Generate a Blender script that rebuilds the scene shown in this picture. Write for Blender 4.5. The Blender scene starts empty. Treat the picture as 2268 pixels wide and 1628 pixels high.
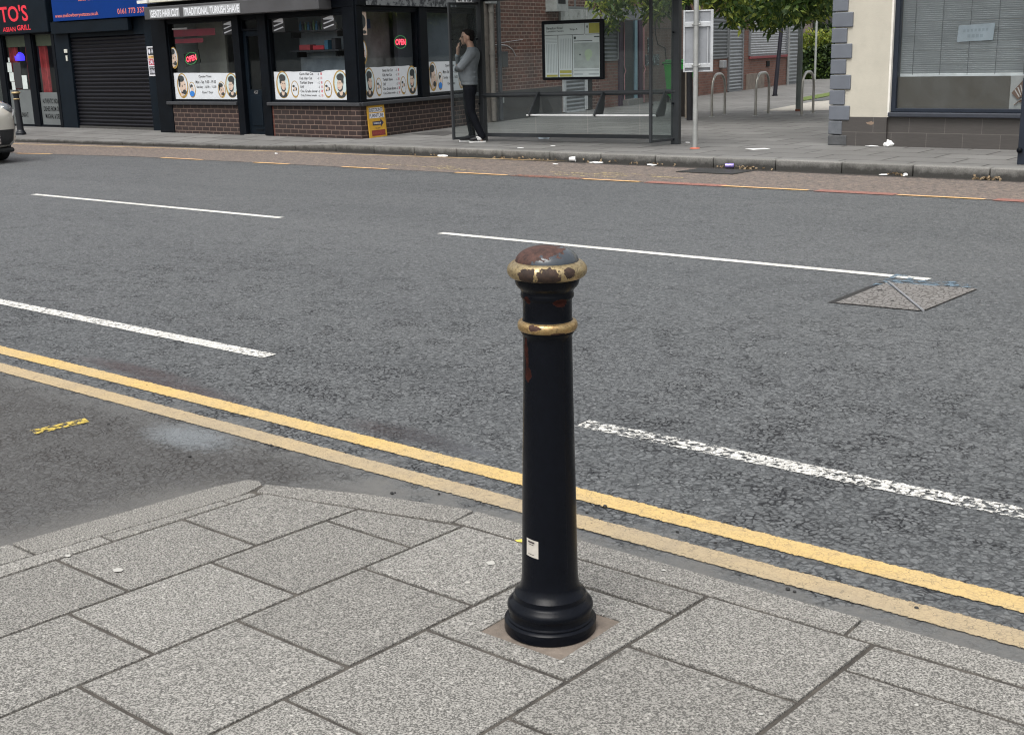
import bpy, bmesh, math, random
from mathutils import Vector, Matrix
random.seed(7)
scene = bpy.context.scene
COL = scene.collection
R_ = math.radians
# ------------------------------------------------------------------ camera geometry (from the photo's vanishing points)
W0, H0, FPX = 2268.0, 1628.0, 2720.0
CX, CY, CAMH = 1134.0, 814.0, 1.6
_vx, _vy = -2280 - CX, 207 - CY
_k = 306 / 10786.0
_b = FPX * FPX / -(_vx * _k + _vy)
d1 = Vector((_vx, _vy, FPX)).normalized()
dn = Vector((_k * _b, _b, FPX)).normalized()
rowX, rowZ = -d1, -dn
rowY = rowZ.cross(rowX)
RM = Matrix((rowX, rowY, rowZ))              # camera (x right, y down, z forward) -> world
CAM = Vector((0, 0, CAMH))
def ray(px, py): return RM @ Vector((px - CX, py - CY, FPX))
def G(px, py, z=0.0):
    r = ray(px, py); t = (z - CAMH) / r.z
    return CAM + r * t
def zr(y): return 0.0 if y < 11 else -0.018 * min(1.2, (y - 11) / 3.6)
def GR(px, py):
    z = 0
    for _ in range(6):
        p = G(px, py, z); z = zr(p.y)
    return p
def FY(px, py, y):
    r = ray(px, py); return CAM + r * (y / r.y)
def AT(px, py, dist):
    r = ray(px, py); return CAM + r * (dist / math.hypot(r.x, r.y))
cam_d = bpy.data.cameras.new('camera'); cam = bpy.data.objects.new('camera', cam_d); COL.objects.link(cam)
m3 = Matrix((RM.col[0], -RM.col[1], -RM.col[2])).transposed()
cam.matrix_world = Matrix.Translation(CAM) @ m3.to_4x4()
cam_d.sensor_width = 36; cam_d.lens = 36 * FPX / W0; cam_d.clip_end = 2000; cam_d.clip_start = 0.05
scene.camera = cam
# ------------------------------------------------------------------ node helpers
class NT:
    def __init__(s, name):
        s.m = bpy.data.materials.new(name); s.m.use_nodes = True
        s.t = s.m.node_tree; s.t.nodes.clear()
        s.out = s.n('ShaderNodeOutputMaterial')
    def n(s, typ, **kw):
        nd = s.t.nodes.new(typ)
        for k, v in kw.items():
            if hasattr(nd, k): setattr(nd, k, v)
            else: nd.inputs[k.replace('_', ' ')].default_value = v
        return nd
    def l(s, a, b): s.t.links.new(a, b)
    def setin(s, sock, v):
        if isinstance(v, bpy.types.NodeSocket): s.l(v, sock)
        else: sock.default_value = v
    def math(s, op, a, b=0.0, c=None, clamp=False):
        nd = s.n('ShaderNodeMath', operation=op, use_clamp=clamp)
        s.setin(nd.inputs[0], a); s.setin(nd.inputs[1], b)
        if c is not None: s.setin(nd.inputs[2], c)
        return nd.outputs[0]
    def ramp(s, f, lo, hi):
        nd = s.n('ShaderNodeMapRange', clamp=True)
        s.setin(nd.inputs[0], f); nd.inputs[1].default_value = lo; nd.inputs[2].default_value = hi
        return nd.outputs[0]
    def mix(s, f, a, b, blend='MIX'):
        nd = s.n('ShaderNodeMix', data_type='RGBA', blend_type=blend)
        s.setin(nd.inputs[0], f)
        for i, v in ((6, a), (7, b)):
            if isinstance(v, (tuple, list)): v = tuple(v) + (1,) * (4 - len(v))
            s.setin(nd.inputs[i], v)
        return nd.outputs[2]
    def coord(s): return s.n('ShaderNodeTexCoord').outputs['Object']
    def noise(s, v, scale, detail=4, rough=.6, dist=0):
        nd = s.n('ShaderNodeTexNoise'); s.l(v, nd.inputs['Vector'])
        nd.inputs['Scale'].default_value = scale; nd.inputs['Detail'].default_value = detail
        nd.inputs['Roughness'].default_value = rough; nd.inputs['Distortion'].default_value = dist
        return nd.outputs['Fac']
    def voro(s, v, scale, feature='F1'):
        nd = s.n('ShaderNodeTexVoronoi', feature=feature); s.l(v, nd.inputs['Vector']); nd.inputs['Scale'].default_value = scale
        return nd
    def bsdf(s, col, rough, metal=0, normal=None, spec=.5, coat=0):
        b = s.n('ShaderNodeBsdfPrincipled')
        if isinstance(col, (tuple, list)): col = tuple(col) + (1,) * (4 - len(col))
        s.setin(b.inputs['Base Color'], col); s.setin(b.inputs['Roughness'], rough); s.setin(b.inputs['Metallic'], metal)
        b.inputs['Specular IOR Level'].default_value = spec; b.inputs['Coat Weight'].default_value = coat
        b.inputs['Coat Roughness'].default_value = .08
        if normal is not None: s.l(normal, b.inputs['Normal'])
        return b.outputs[0]
    def bump(s, h, strength=.3, dist=.01):
        nd = s.n('ShaderNodeBump'); s.l(h, nd.inputs['Height']); nd.inputs['Strength'].default_value = strength
        nd.inputs['Distance'].default_value = dist
        return nd.outputs[0]
    def end(s, sh): s.l(sh, s.out.inputs['Surface']); return s.m
def c3(h):                                    # sRGB hex -> linear
    return tuple(((v / 12.92) if v <= .04045 else ((v + .055) / 1.055) ** 2.4) for v in (int(h[i:i + 2], 16) / 255 for i in (0, 2, 4)))
_mc = {}
def mat(name, col, rough=.6, metal=0, var=.15, vs=5, bump=.0, bs=60, spec=.5, coat=0, dirt=0, emit=0):
    if name in _mc: return _mc[name]
    if isinstance(col, str): col = c3(col)
    t = NT(name); v = t.coord()
    n1 = t.noise(v, vs, 6, .65)
    f = t.ramp(n1, .3, .7)
    c = t.mix(f, tuple(x * (1 - var) for x in col), tuple(min(1, x * (1 + var)) for x in col))
    if dirt:
        n3 = t.noise(v, vs * 2.3, 8, .7); c = t.mix(t.math('MULTIPLY', t.ramp(n3, .5, .75), dirt), c, (.05, .045, .04))
    rg = t.math('ADD', t.math('MULTIPLY', n1, .18), rough - .09, clamp=True)
    nm = t.bump(t.noise(v, bs, 4), bump, .01) if bump else None
    b = t.bsdf(c, rg, metal, nm, spec, coat)
    if emit:
        nd = b.node; nd.inputs['Emission Color'].default_value = col + (1,); nd.inputs['Emission Strength'].default_value = emit
    _mc[name] = t.end(b); return _mc[name]
def brick_mat(name, a, b, mortar, bw=.225, rh=.075, ms=.01, wash=None, grime=.35):
    if name in _mc: return _mc[name]
    t = NT(name); v = t.coord(); sp = t.n('ShaderNodeSeparateXYZ'); t.l(v, sp.inputs[0])
    cb = t.n('ShaderNodeCombineXYZ'); t.l(t.math('ADD', sp.outputs[0], sp.outputs[1]), cb.inputs[0]); t.l(sp.outputs[2], cb.inputs[1])
    nv = t.n('ShaderNodeTexNoise'); t.l(v, nv.inputs['Vector']); nv.inputs['Scale'].default_value = 9
    vv = t.n('ShaderNodeVectorMath', operation='MULTIPLY_ADD'); t.l(nv.outputs['Color'], vv.inputs[0]); vv.inputs[1].default_value = (.008, .008, 0); t.l(cb.outputs[0], vv.inputs[2])
    br = t.n('ShaderNodeTexBrick'); t.l(vv.outputs[0], br.inputs['Vector'])
    for k, x in (('Color1', a), ('Color2', b), ('Mortar', mortar)): br.inputs[k].default_value = c3(x) + (1,)
    for k, x in (('Scale', 1), ('Mortar Size', ms), ('Mortar Smooth', .15), ('Bias', 0), ('Brick Width', bw), ('Row Height', rh)): br.inputs[k].default_value = x
    n = t.noise(v, 14, 6, .7); n2 = t.noise(v, 1.3, 5, .7)
    c = t.mix(t.ramp(n, .35, .75), br.outputs['Color'], (.03, .025, .022), 'MIX'); c = t.mix(.75, c, br.outputs['Color'])
    c = t.mix(t.math('MULTIPLY', t.ramp(n2, .42, .75), grime), c, (.03, .028, .026))
    if wash: c = t.mix(t.math('MULTIPLY', t.ramp(t.noise(v, 2.2, 5, .6), .35, .6), .6), c, c3(wash))
    nm = t.bump(t.math('SUBTRACT', t.math('MULTIPLY', n, .3), br.outputs['Fac']), .5, .008)
    _mc[name] = t.end(t.bsdf(c, .75, 0, nm, .35)); return _mc[name]
def glass_mat(name, tint=(.86, .9, .9), film=0.0, filmcol=(.3, .33, .33), ior=1.5, boost=1.0):
    if name in _mc: return _mc[name]
    t = NT(name); v = t.coord()
    lw = t.n('ShaderNodeLayerWeight'); lw.inputs[0].default_value = .5
    frs = t.math('ADD', t.math('MULTIPLY', t.math('POWER', lw.outputs['Facing'], 5), .9), .045)
    tr = t.n('ShaderNodeBsdfTransparent'); tr.inputs[0].default_value = tint + (1,)
    gl = t.n('ShaderNodeBsdfGlossy'); gl.inputs['Roughness'].default_value = .02; gl.inputs[0].default_value = (.9, .95, .95, 1)
    m = t.n('ShaderNodeMixShader'); t.l(t.math('MULTIPLY', frs, boost), m.inputs[0]); t.l(tr.outputs[0], m.inputs[1]); t.l(gl.outputs[0], m.inputs[2])
    sh = m.outputs[0]
    if film:
        df = t.n('ShaderNodeBsdfDiffuse'); df.inputs[0].default_value = filmcol + (1,)
        m2 = t.n('ShaderNodeMixShader'); t.l(t.math('MULTIPLY', t.ramp(t.noise(v, 3, 6, .7), .2, .8), film * 2), m2.inputs[0]); t.l(sh, m2.inputs[1]); t.l(df.outputs[0], m2.inputs[2]); sh = m2.outputs[0]
    _mc[name] = t.end(sh); return _mc[name]
def paint_mat(name, col, wear, col2=None, scale=28, rough=.6, yc=None, hw=.05):
    """road paint with worn holes that show the asphalt below"""
    t = NT(name); v = t.coord()
    n = t.noise(v, scale, 5, .65, .6); n2 = t.noise(v, 2.0, 3, .5); n3 = t.noise(v, 130, 3, .7)
    c = t.mix(t.ramp(n2, .35, .65), col, col2 or tuple(x * .85 for x in col))
    c = t.mix(t.math('MULTIPLY', t.ramp(n3, .5, .7), .3), c, tuple(x * .35 for x in col))
    vd = t.voro(v, 60, 'DISTANCE_TO_EDGE').outputs['Distance']
    c = t.mix(t.math('MULTIPLY', t.ramp(vd, .12, .02), t.math('MULTIPLY', t.ramp(n, .4, .65), .55)), c, (.05, .045, .04))
    th = t.math('ADD', n, t.math('MULTIPLY', t.math('SUBTRACT', n2, .5), .22))
    fac = t.ramp(th, wear - .02, wear + .07)
    pk = t.voro(v, 95, 'F1'); c = t.mix(t.math('MULTIPLY', t.ramp(pk.outputs['Distance'], .22, .12), t.ramp(pk.outputs['Color'], .72, .78)), c, (.035, .032, .03))
    dirt = t.noise(v, 11, 6, .7); c = t.mix(t.math('MULTIPLY', t.ramp(dirt, .5, .75), .35), c, (.16, .14, .12))
    if yc is not None:
        sp = t.n('ShaderNodeSeparateXYZ'); t.l(v, sp.inputs[0]); rg = t.noise(v, 45, 4, .7); ed = t.math('SUBTRACT', hw, t.math('ABSOLUTE', t.math('SUBTRACT', sp.outputs[1], yc))); fac = t.math('MULTIPLY', fac, t.ramp(t.math('ADD', ed, t.math('MULTIPLY', t.math('SUBTRACT', rg, .5), .03)), 0, .003))
    b = t.bsdf(c, rough, 0, t.bump(n3, .5, .004), .4)
    tr = t.n('ShaderNodeBsdfTransparent'); m = t.n('ShaderNodeMixShader'); t.l(fac, m.inputs[0]); t.l(tr.outputs[0], m.inputs[1]); t.l(b, m.inputs[2])
    return t.end(m.outputs[0])
# ------------------------------------------------------------------ mesh builder
_txt = {}
def text_mesh(s):
    if s in _txt: return _txt[s]
    cu = bpy.data.curves.new('t', 'FONT'); cu.body = s; cu.size = 1; cu.resolution_u = 3; cu.offset = .02
    ob = bpy.data.objects.new('t', cu); COL.objects.link(ob)
    dg = bpy.context.evaluated_depsgraph_get(); ev = ob.evaluated_get(dg); me = ev.to_mesh()
    vs = [tuple(v.co) for v in me.vertices]; fs = [tuple(p.vertices) for p in me.polygons]
    ev.to_mesh_clear(); bpy.data.objects.remove(ob); bpy.data.curves.remove(cu)
    x0 = min(v[0] for v in vs); x1 = max(v[0] for v in vs); y0 = min(v[1] for v in vs); y1 = max(v[1] for v in vs)
    _txt[s] = ([((v[0] - x0) / (x1 - x0), (v[1] - y0) / (y1 - y0)) for v in vs], fs); return _txt[s]
def parts(name, m, parent, boxes, bevel=0, rotz=0):
    for q in boxes: MB().box(*q).build(name, m, parent, bevel=bevel, rotz=rotz)
class MB:
    def __init__(s): s.v = []; s.f = []; s.i = []; s.mi = 0; s.T = None
    def add(s, vs, fs):
        o = len(s.v)
        if s.T is not None: vs = [tuple(s.T @ Vector(v)) for v in vs]
        s.v += [tuple(v) for v in vs]; s.f += [tuple(o + k for k in f) for f in fs]; s.i += [s.mi] * len(fs); return s
    def box(s, x0, x1, y0, y1, z0, z1):
        return s.add([(x0, y0, z0), (x1, y0, z0), (x1, y1, z0), (x0, y1, z0), (x0, y0, z1), (x1, y0, z1), (x1, y1, z1), (x0, y1, z1)],
                     [(0, 3, 2, 1), (4, 5, 6, 7), (0, 1, 5, 4), (1, 2, 6, 5), (2, 3, 7, 6), (3, 0, 4, 7)])
    def poly(s, pts): return s.add(pts, [tuple(range(len(pts)))])
    def prism(s, pts, z0, z1):               # pts 2-D xy
        n = len(pts)
        return s.add([(p[0], p[1], z0) for p in pts] + [(p[0], p[1], z1) for p in pts],
                     [tuple(range(n))[::-1], tuple(range(n, 2 * n))] + [(k, (k + 1) % n, n + (k + 1) % n, n + k) for k in range(n)])
    def prismY(s, pts, y0, y1):              # pts 2-D xz
        n = len(pts)
        return s.add([(p[0], y0, p[1]) for p in pts] + [(p[0], y1, p[1]) for p in pts],
                     [tuple(range(n)), tuple(range(n, 2 * n))[::-1]] + [(k, n + k, n + (k + 1) % n, (k + 1) % n) for k in range(n)])
    def loft(s, rings, cap=True):            # rings: lists of points
        n = len(rings[0]); vs = [p for r in rings for p in r]; fs = []
        for a in range(len(rings) - 1):
            for k in range(n): fs.append((a * n + k, a * n + (k + 1) % n, (a + 1) * n + (k + 1) % n, (a + 1) * n + k))
        if cap: fs += [tuple(range(n))[::-1], tuple(range((len(rings) - 1) * n, len(rings) * n))]
        return s.add(vs, fs)
    def lathe(s, prof, seg=32, c=(0, 0, 0), cap=True):
        return s.loft([[(c[0] + r * math.cos(2 * math.pi * k / seg), c[1] + r * math.sin(2 * math.pi * k / seg), c[2] + z) for k in range(seg)] for z, r in prof], cap)
    def tube(s, pts, rad, seg=10, cap=True):
        pts = [Vector(p) for p in pts]; rads = rad if isinstance(rad, (list, tuple)) else [rad] * len(pts)
        rings = []; up = None
        for k, p in enumerate(pts):
            d = (pts[min(k + 1, len(pts) - 1)] - pts[max(k - 1, 0)]).normalized()
            if up is None: up = Vector((0, 0, 1)) if abs(d.z) < .9 else Vector((1, 0, 0))
            a = d.cross(up).normalized(); b = a.cross(d).normalized(); up = b
            rings.append([tuple(p + (a * math.cos(2 * math.pi * q / seg) + b * math.sin(2 * math.pi * q / seg)) * rads[k]) for q in range(seg)])
        return s.loft(rings, cap)
    def capsule(s, pts, rads, seg=10):       # rounded limb chain
        pts = [Vector(p) for p in pts]
        d0 = (pts[0] - pts[1]).normalized(); d1_ = (pts[-1] - pts[-2]).normalized()
        P = [pts[0] + d0 * rads[0] * k for k in (.98, .75, .4)] + pts + [pts[-1] + d1_ * rads[-1] * k for k in (.4, .75, .98)]
        Q = [rads[0] * k for k in (.15, .66, .92)] + list(rads) + [rads[-1] * k for k in (.92, .66, .15)]
        return s.tube(P, Q, seg)
    def ball(s, c, r, seg=14, M=None):
        r = r if isinstance(r, (tuple, list)) else (r, r, r); n = seg // 2; rings = []
        for a in range(1, n):
            th = math.pi * a / n; rings.append([Vector((r[0] * math.sin(th) * math.cos(2 * math.pi * k / seg), r[1] * math.sin(th) * math.sin(2 * math.pi * k / seg), -r[2] * math.cos(th))) for k in range(seg)])
        if M is not None: rings = [[M @ p for p in q] for q in rings]
        return s.loft([[tuple(p + Vector(c)) for p in q] for q in rings])
    def ell(s, cx, cz, rx, rz, y, x0=-99, x1=99, z0=-99, z1=99, n=28, a0=0, a1=360):
        return s.poly([(min(x1, max(x0, cx + rx * math.cos(R_(a0 + (a1 - a0) * k / n)))), y, min(z1, max(z0, cz + rz * math.sin(R_(a0 + (a1 - a0) * k / n))))) for k in range(n + (a1 - a0 < 360))])
    def rect(s, x0, x1, z0, z1, y): return s.poly([(x0, y, z0), (x1, y, z0), (x1, y, z1), (x0, y, z1)])
    def text(s, t, x, z, w, h, y, slant=0):
        vs, fs = text_mesh(t); return s.add([(x + v[0] * w + slant * v[1], y, z + v[1] * h) for v in vs], fs)
    def build(s, name, m, parent=None, smooth=0, bevel=0, loc=None, rotz=0, seg=2):
        me = bpy.data.meshes.new(name); me.from_pydata(s.v, [], s.f)
        for q in (m if isinstance(m, (list, tuple)) else [m]): me.materials.append(q)
        me.polygons.foreach_set('material_index', s.i); me.validate(); me.update()
        if smooth:
            me.polygons.foreach_set('use_smooth', [True] * len(me.polygons)); me.set_sharp_from_angle(angle=R_(smooth))
        o = bpy.data.objects.new(name, me); COL.objects.link(o)
        if parent: o.parent = parent
        if loc: o.location = loc
        o.rotation_euler = (0, 0, rotz)
        if bevel:
            b = o.modifiers.new('bevel', 'BEVEL'); b.width = bevel; b.segments = seg; b.limit_method = 'ANGLE'; b.angle_limit = R_(40)
        return o
def tag(o, label, cat, group=None):
    o['label'] = label; o['category'] = cat
    if group: o['group'] = group
    return o
def thing(name, label, cat, loc=(0, 0, 0), rotz=0, group=None):
    o = bpy.data.objects.new(name, None); COL.objects.link(o); o.empty_display_size = .2
    o.location = loc; o.rotation_euler = (0, 0, rotz); return tag(o, label, cat, group)
def struct(o, kind='structure'): o['kind'] = kind; return o
def dup(root, loc, label, rotz=None):
    r = root.copy(); COL.objects.link(r); r.location = loc; r['label'] = label
    if rotz is not None: r.rotation_euler = (0, 0, rotz)
    for ch in list(root.children):
        c = ch.copy(); COL.objects.link(c); c.parent = r
        for g in ch.children:
            d = g.copy(); COL.objects.link(d); d.parent = c
    return r
def remesh(o, vox, it=3, fac=.5):
    r = o.modifiers.new('remesh', 'REMESH'); r.mode = 'VOXEL'; r.voxel_size = vox; r.use_smooth_shade = True
    q = o.modifiers.new('smooth', 'SMOOTH'); q.iterations = it; q.factor = fac
    return o
# ------------------------------------------------------------------ world, sun
SUN_EL, SUN_AZ = 62, 165
w = bpy.data.worlds.new('World'); scene.world = w; w.use_nodes = True
wn = w.node_tree; wn.nodes.clear()
sky = wn.nodes.new('ShaderNodeTexSky'); sky.sky_type = 'NISHITA'; sky.sun_disc = False
sky.sun_elevation = R_(SUN_EL); sky.sun_rotation = R_(SUN_AZ); sky.dust_density = 6; sky.air_density = 1.5
hs = wn.nodes.new('ShaderNodeHueSaturation'); hs.inputs['Saturation'].default_value = .22
bg = wn.nodes.new('ShaderNodeBackground'); bg.inputs[1].default_value = .15
wo = wn.nodes.new('ShaderNodeOutputWorld')
wn.links.new(sky.outputs[0], hs.inputs['Color']); wn.links.new(hs.outputs[0], bg.inputs[0]); wn.links.new(bg.outputs[0], wo.inputs[0])
sd = bpy.data.lights.new('sun', 'SUN'); sd.energy = 1.0; sd.angle = R_(40); sd.color = (1, .97, .92)
so = bpy.data.objects.new('sun', sd); COL.objects.link(so)
sdir = Vector((math.sin(R_(SUN_AZ)) * math.cos(R_(SUN_EL)), math.cos(R_(SUN_AZ)) * math.cos(R_(SUN_EL)), math.sin(R_(SUN_EL))))
so.rotation_euler = sdir.to_track_quat('Z', 'Y').to_euler()
scene.view_settings.view_transform = 'Standard'; scene.view_settings.look = 'None'; scene.view_settings.exposure = 0.55; scene.view_settings.gamma = 1
scene.cycles.filter_width = 1.15; scene.cycles.max_bounces = 8; scene.cycles.transparent_max_bounces = 16; scene.cycles.caustics_reflective = False; scene.cycles.caustics_refractive = False
# ------------------------------------------------------------------ ground materials
def asphalt():
    t = NT('asphalt'); v = t.coord(); sp = t.n('ShaderNodeSeparateXYZ'); t.l(v, sp.inputs[0]); X, Y = sp.outputs[0], sp.outputs[1]
    nz = t.n('ShaderNodeTexNoise'); t.l(v, nz.inputs['Vector']); nz.inputs['Scale'].default_value = 22; nz.inputs['Detail'].default_value = 3
    vv = t.n('ShaderNodeVectorMath', operation='MULTIPLY_ADD'); t.l(nz.outputs['Color'], vv.inputs[0]); vv.inputs[1].default_value = (.03, .03, 0); t.l(v, vv.inputs[2])
    ve = t.voro(vv.outputs[0], 40, 'DISTANCE_TO_EDGE').outputs['Distance']
    vc = t.voro(vv.outputs[0], 40, 'F1')
    patch = t.noise(v, 4.5, 6, .7); big = t.noise(v, .55, 4, .6); fine = t.noise(v, 160, 3, .7); mid = t.noise(v, 30, 4, .7)
    # bands where the surface is filled smooth with tar and dust: along the near kerb and the side-road kerb
    bandY = t.ramp(t.math('ADD', Y, t.math('MULTIPLY', t.math('SUBTRACT', patch, .5), 1.1)), 3.32, 3.02)
    kx = t.math('SUBTRACT', X, t.math('ADD', t.math('MULTIPLY', Y, .155), -3.93))
    bandX = t.math('MULTIPLY', t.ramp(t.math('ADD', kx, t.math('MULTIPLY', patch, .5)), -.2, .1), t.ramp(Y, 2.9, 2.6))
    side = t.math('MULTIPLY', t.ramp(X, -3.2, -3.6), t.ramp(Y, 3.3, 3.0))
    band = t.math('MAXIMUM', t.math('MULTIPLY', bandY, t.math('SUBTRACT', 1, side)), bandX)
    crackmask = t.math('MULTIPLY', t.ramp(t.math('ADD', t.math('MULTIPLY', patch, .75), t.math('MULTIPLY', big, .25)), .40, .62), t.math('SUBTRACT', 1, band))
    crackmask = t.math('MAXIMUM', crackmask, t.math('MULTIPLY', t.math('SUBTRACT', 1, band), .42))
    near = t.ramp(Y, 7.5, 4.2); crackmask = t.math('MULTIPLY', crackmask, t.math('ADD', .62, t.math('MULTIPLY', near, .7)), clamp=True)
    brk = t.ramp(t.noise(v, 30, 3, .6, .5), .42, .52)
    edge = t.math('MULTIPLY', t.ramp(t.math('ADD', ve, t.math('MULTIPLY', t.math('SUBTRACT', mid, .5), .2)), .22, .07), t.math('ADD', .12, t.math('MULTIPLY', brk, .88)))
    c0 = t.mix(t.ramp(big, .35, .65), (.110, .116, .119), (.119, .125, .128))
    ws = t.n('ShaderNodeVectorMath', operation='MULTIPLY'); t.l(v, ws.inputs[0]); ws.inputs[1].default_value = (.16, .9, 1); wt = t.noise(ws.outputs[0], 1.0, 4, .6)
    c0 = t.mix(t.ramp(wt, .35, .65), c0, (.80, .81, .82), 'MULTIPLY')
    stone = t.math('MULTIPLY', t.math('MULTIPLY', t.ramp(vc.outputs['Color'], .45, .6), t.ramp(ve, .06, .14)), t.math('SUBTRACT', 1, t.math('MULTIPLY', band, .9)))
    c0 = t.mix(t.math('MULTIPLY', stone, .6), c0, (.165, .173, .177))
    c0 = t.mix(t.math('MULTIPLY', t.ramp(fine, .45, .75), .5), c0, (.045, .046, .047))
    c0 = t.mix(t.math('MULTIPLY', t.ramp(mid, .56, .66), .7), c0, (.03, .031, .033))
    pit = t.noise(v, 26, 4, .75, .6); c0 = t.mix(t.math('MULTIPLY', t.ramp(pit, .56, .62), .62), c0, (.026, .028, .031)); c0 = t.mix(t.math('MULTIPLY', t.ramp(pit, .42, .36), .4), c0, (.17, .173, .172))
    c0 = t.mix(t.math('MULTIPLY', edge, crackmask), c0, (.006, .007, .009))
    c0 = t.mix(t.math('MULTIPLY', side, .55), c0, (.052, .046, .041))
    c0 = t.mix(t.math('MULTIPLY', band, .8), c0, t.mix(t.ramp(mid, .3, .7), (.105, .102, .095), (.14, .135, .125)))
    gut = t.ramp(t.math('ADD', Y, t.math('MULTIPLY', t.math('SUBTRACT', mid, .5), .08)), 3.02, 2.93)
    c0 = t.mix(t.math('MULTIPLY', gut, t.math('MULTIPLY', t.ramp(X, -3.4, -3.2), .65)), c0, (.04, .037, .033))
    # pale specks
    sv = t.voro(v, 21, 'F1'); c0 = t.mix(t.math('MULTIPLY', t.ramp(sv.outputs['Distance'], .1, .06), t.ramp(sv.outputs['Color'], .82, .9)), c0, (.4, .4, .38))
    # damp puddle marks; the first also has a pale sky reflection painted in
    wet = None
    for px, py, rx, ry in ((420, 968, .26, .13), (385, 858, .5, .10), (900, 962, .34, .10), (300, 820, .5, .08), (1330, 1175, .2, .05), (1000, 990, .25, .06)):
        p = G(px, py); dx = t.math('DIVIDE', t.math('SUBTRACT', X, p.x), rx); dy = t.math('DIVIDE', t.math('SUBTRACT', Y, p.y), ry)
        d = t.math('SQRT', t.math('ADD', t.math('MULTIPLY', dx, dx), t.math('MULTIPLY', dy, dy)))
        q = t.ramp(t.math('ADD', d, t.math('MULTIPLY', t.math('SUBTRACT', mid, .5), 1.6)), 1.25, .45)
        if wet is None: sky_sheen = q
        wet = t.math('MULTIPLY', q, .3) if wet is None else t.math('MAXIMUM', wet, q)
    c0 = t.mix(t.math('MULTIPLY', wet, .5), c0, (.03, .034, .04))
    c0 = t.mix(t.math('MULTIPLY', sky_sheen, .55), c0, (.21, .235, .25))
    rg = t.math('SUBTRACT', t.math('ADD', .56, t.math('MULTIPLY', fine, .2)), t.math('MULTIPLY', wet, .36))
    h = t.math('ADD', t.math('MULTIPLY', t.math('MULTIPLY', t.ramp(ve, 0, .22), crackmask), 1.0), t.math('MULTIPLY', fine, t.math('SUBTRACT', .5, t.math('MULTIPLY', t.math('MAXIMUM', band, wet), .45))))
    bo_ = t.bsdf(c0, rg, 0, t.bump(h, .75, .007), .42); t.l(t.math('MULTIPLY', wet, 1.0), bo_.node.inputs['Coat Weight']); bo_.node.inputs['Coat Roughness'].default_value = .12
    return t.end(bo_)
def buslane():
    t = NT('worn_red_bus_lane'); v = t.coord()
    n = t.noise(v, 2.5, 6, .7); f = t.noise(v, 60, 4, .75); e = t.noise(v, 18, 4, .7)
    sc = t.n('ShaderNodeVectorMath', operation='MULTIPLY'); t.l(v, sc.inputs[0]); sc.inputs[1].default_value = (1, 2.4, 1); st = t.noise(sc.outputs[0], 9, 5, .75)
    c = t.mix(t.ramp(n, .3, .7), (.118, .108, .101), (.158, .132, .12))
    c = t.mix(t.math('MULTIPLY', t.ramp(f, .5, .62), .8), c, (.34, .255, .2))
    c = t.mix(t.math('MULTIPLY', t.ramp(e, .5, .6), .75), c, (.055, .052, .05))
    c = t.mix(t.math('MULTIPLY', t.ramp(st, .54, .62), .6), c, (.30, .235, .18)); c = t.mix(t.math('MULTIPLY', t.ramp(st, .46, .4), .6), c, (.06, .056, .054))
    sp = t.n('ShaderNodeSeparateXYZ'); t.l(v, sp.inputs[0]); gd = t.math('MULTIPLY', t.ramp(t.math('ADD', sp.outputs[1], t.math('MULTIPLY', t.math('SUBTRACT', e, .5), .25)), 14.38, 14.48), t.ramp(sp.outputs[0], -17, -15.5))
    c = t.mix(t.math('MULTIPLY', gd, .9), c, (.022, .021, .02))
    return t.end(t.bsdf(c, .75, 0, t.bump(f, .5, .006), .3))
def slab_mat(name, base, speck=170, contrast=1.0, tone=.1):
    t = NT(name); v = t.coord(); g = t.n('ShaderNodeNewGeometry').outputs['Random Per Island']
    f1 = t.noise(v, speck, 2, .6); f2 = t.noise(v, speck * 2.1, 2, .6); b = t.noise(v, 1.7, 5, .65); st = t.noise(v, 6, 6, .7)
    vo = t.voro(v, speck * .85, 'F1')
    c = t.mix(t.ramp(f1, .40, .60), tuple(x * (1 - .62 * contrast) for x in base), tuple(x * (1 + .32 * contrast) for x in base))
    c = t.mix(t.math('MULTIPLY', t.ramp(f2, .58, .66), .65 * contrast), c, tuple(x * .22 for x in base))
    c = t.mix(t.math('MULTIPLY', t.ramp(vo.outputs['Color'], .86, .9), .6 * contrast), c, tuple(min(.8, x * 2.0) for x in base))
    c = t.mix(t.math('MULTIPLY', t.ramp(b, .35, .7), .2), c, tuple(x * .6 for x in base))
    c = t.mix(t.math('MULTIPLY', t.ramp(st, .58, .75), .3), c, tuple(x * .55 for x in base))
    c = t.mix(t.math('MULTIPLY', g, min(1, tone * 5)), c, (.72, .715, .71), 'MULTIPLY')
    return t.end(t.bsdf(c, .8, 0, t.bump(f1, .55, .004), .3))
def farpave_mat():
    t = NT('far_paving'); v = t.coord(); br = t.n('ShaderNodeTexBrick'); t.l(v, br.inputs['Vector'])
    for k, x in (('Color1', (.145, .143, .138, 1)), ('Color2', (.185, .183, .176, 1)), ('Mortar', (.035, .033, .03, 1)), ('Scale', 1), ('Mortar Size', .018), ('Mortar Smooth', .3), ('Brick Width', .9), ('Row Height', .6)): br.inputs[k].default_value = x
    n = t.noise(v, .9, 6, .7); f = t.noise(v, 40, 4, .7)
    c = t.mix(t.math('MULTIPLY', t.ramp(n, .4, .7), .45), br.outputs['Color'], (.075, .073, .07))
    c = t.mix(t.math('MULTIPLY', t.ramp(f, .5, .7), .3), c, (.24, .24, .23))
    sp = t.voro(v, 5, 'F1'); c = t.mix(t.math('MULTIPLY', t.ramp(sp.outputs['Distance'], .09, .05), t.ramp(sp.outputs['Color'], .6, .7)), c, (.06, .06, .06))
    return t.end(t.bsdf(c, .72, 0, t.bump(f, .3, .005), .35))
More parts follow.
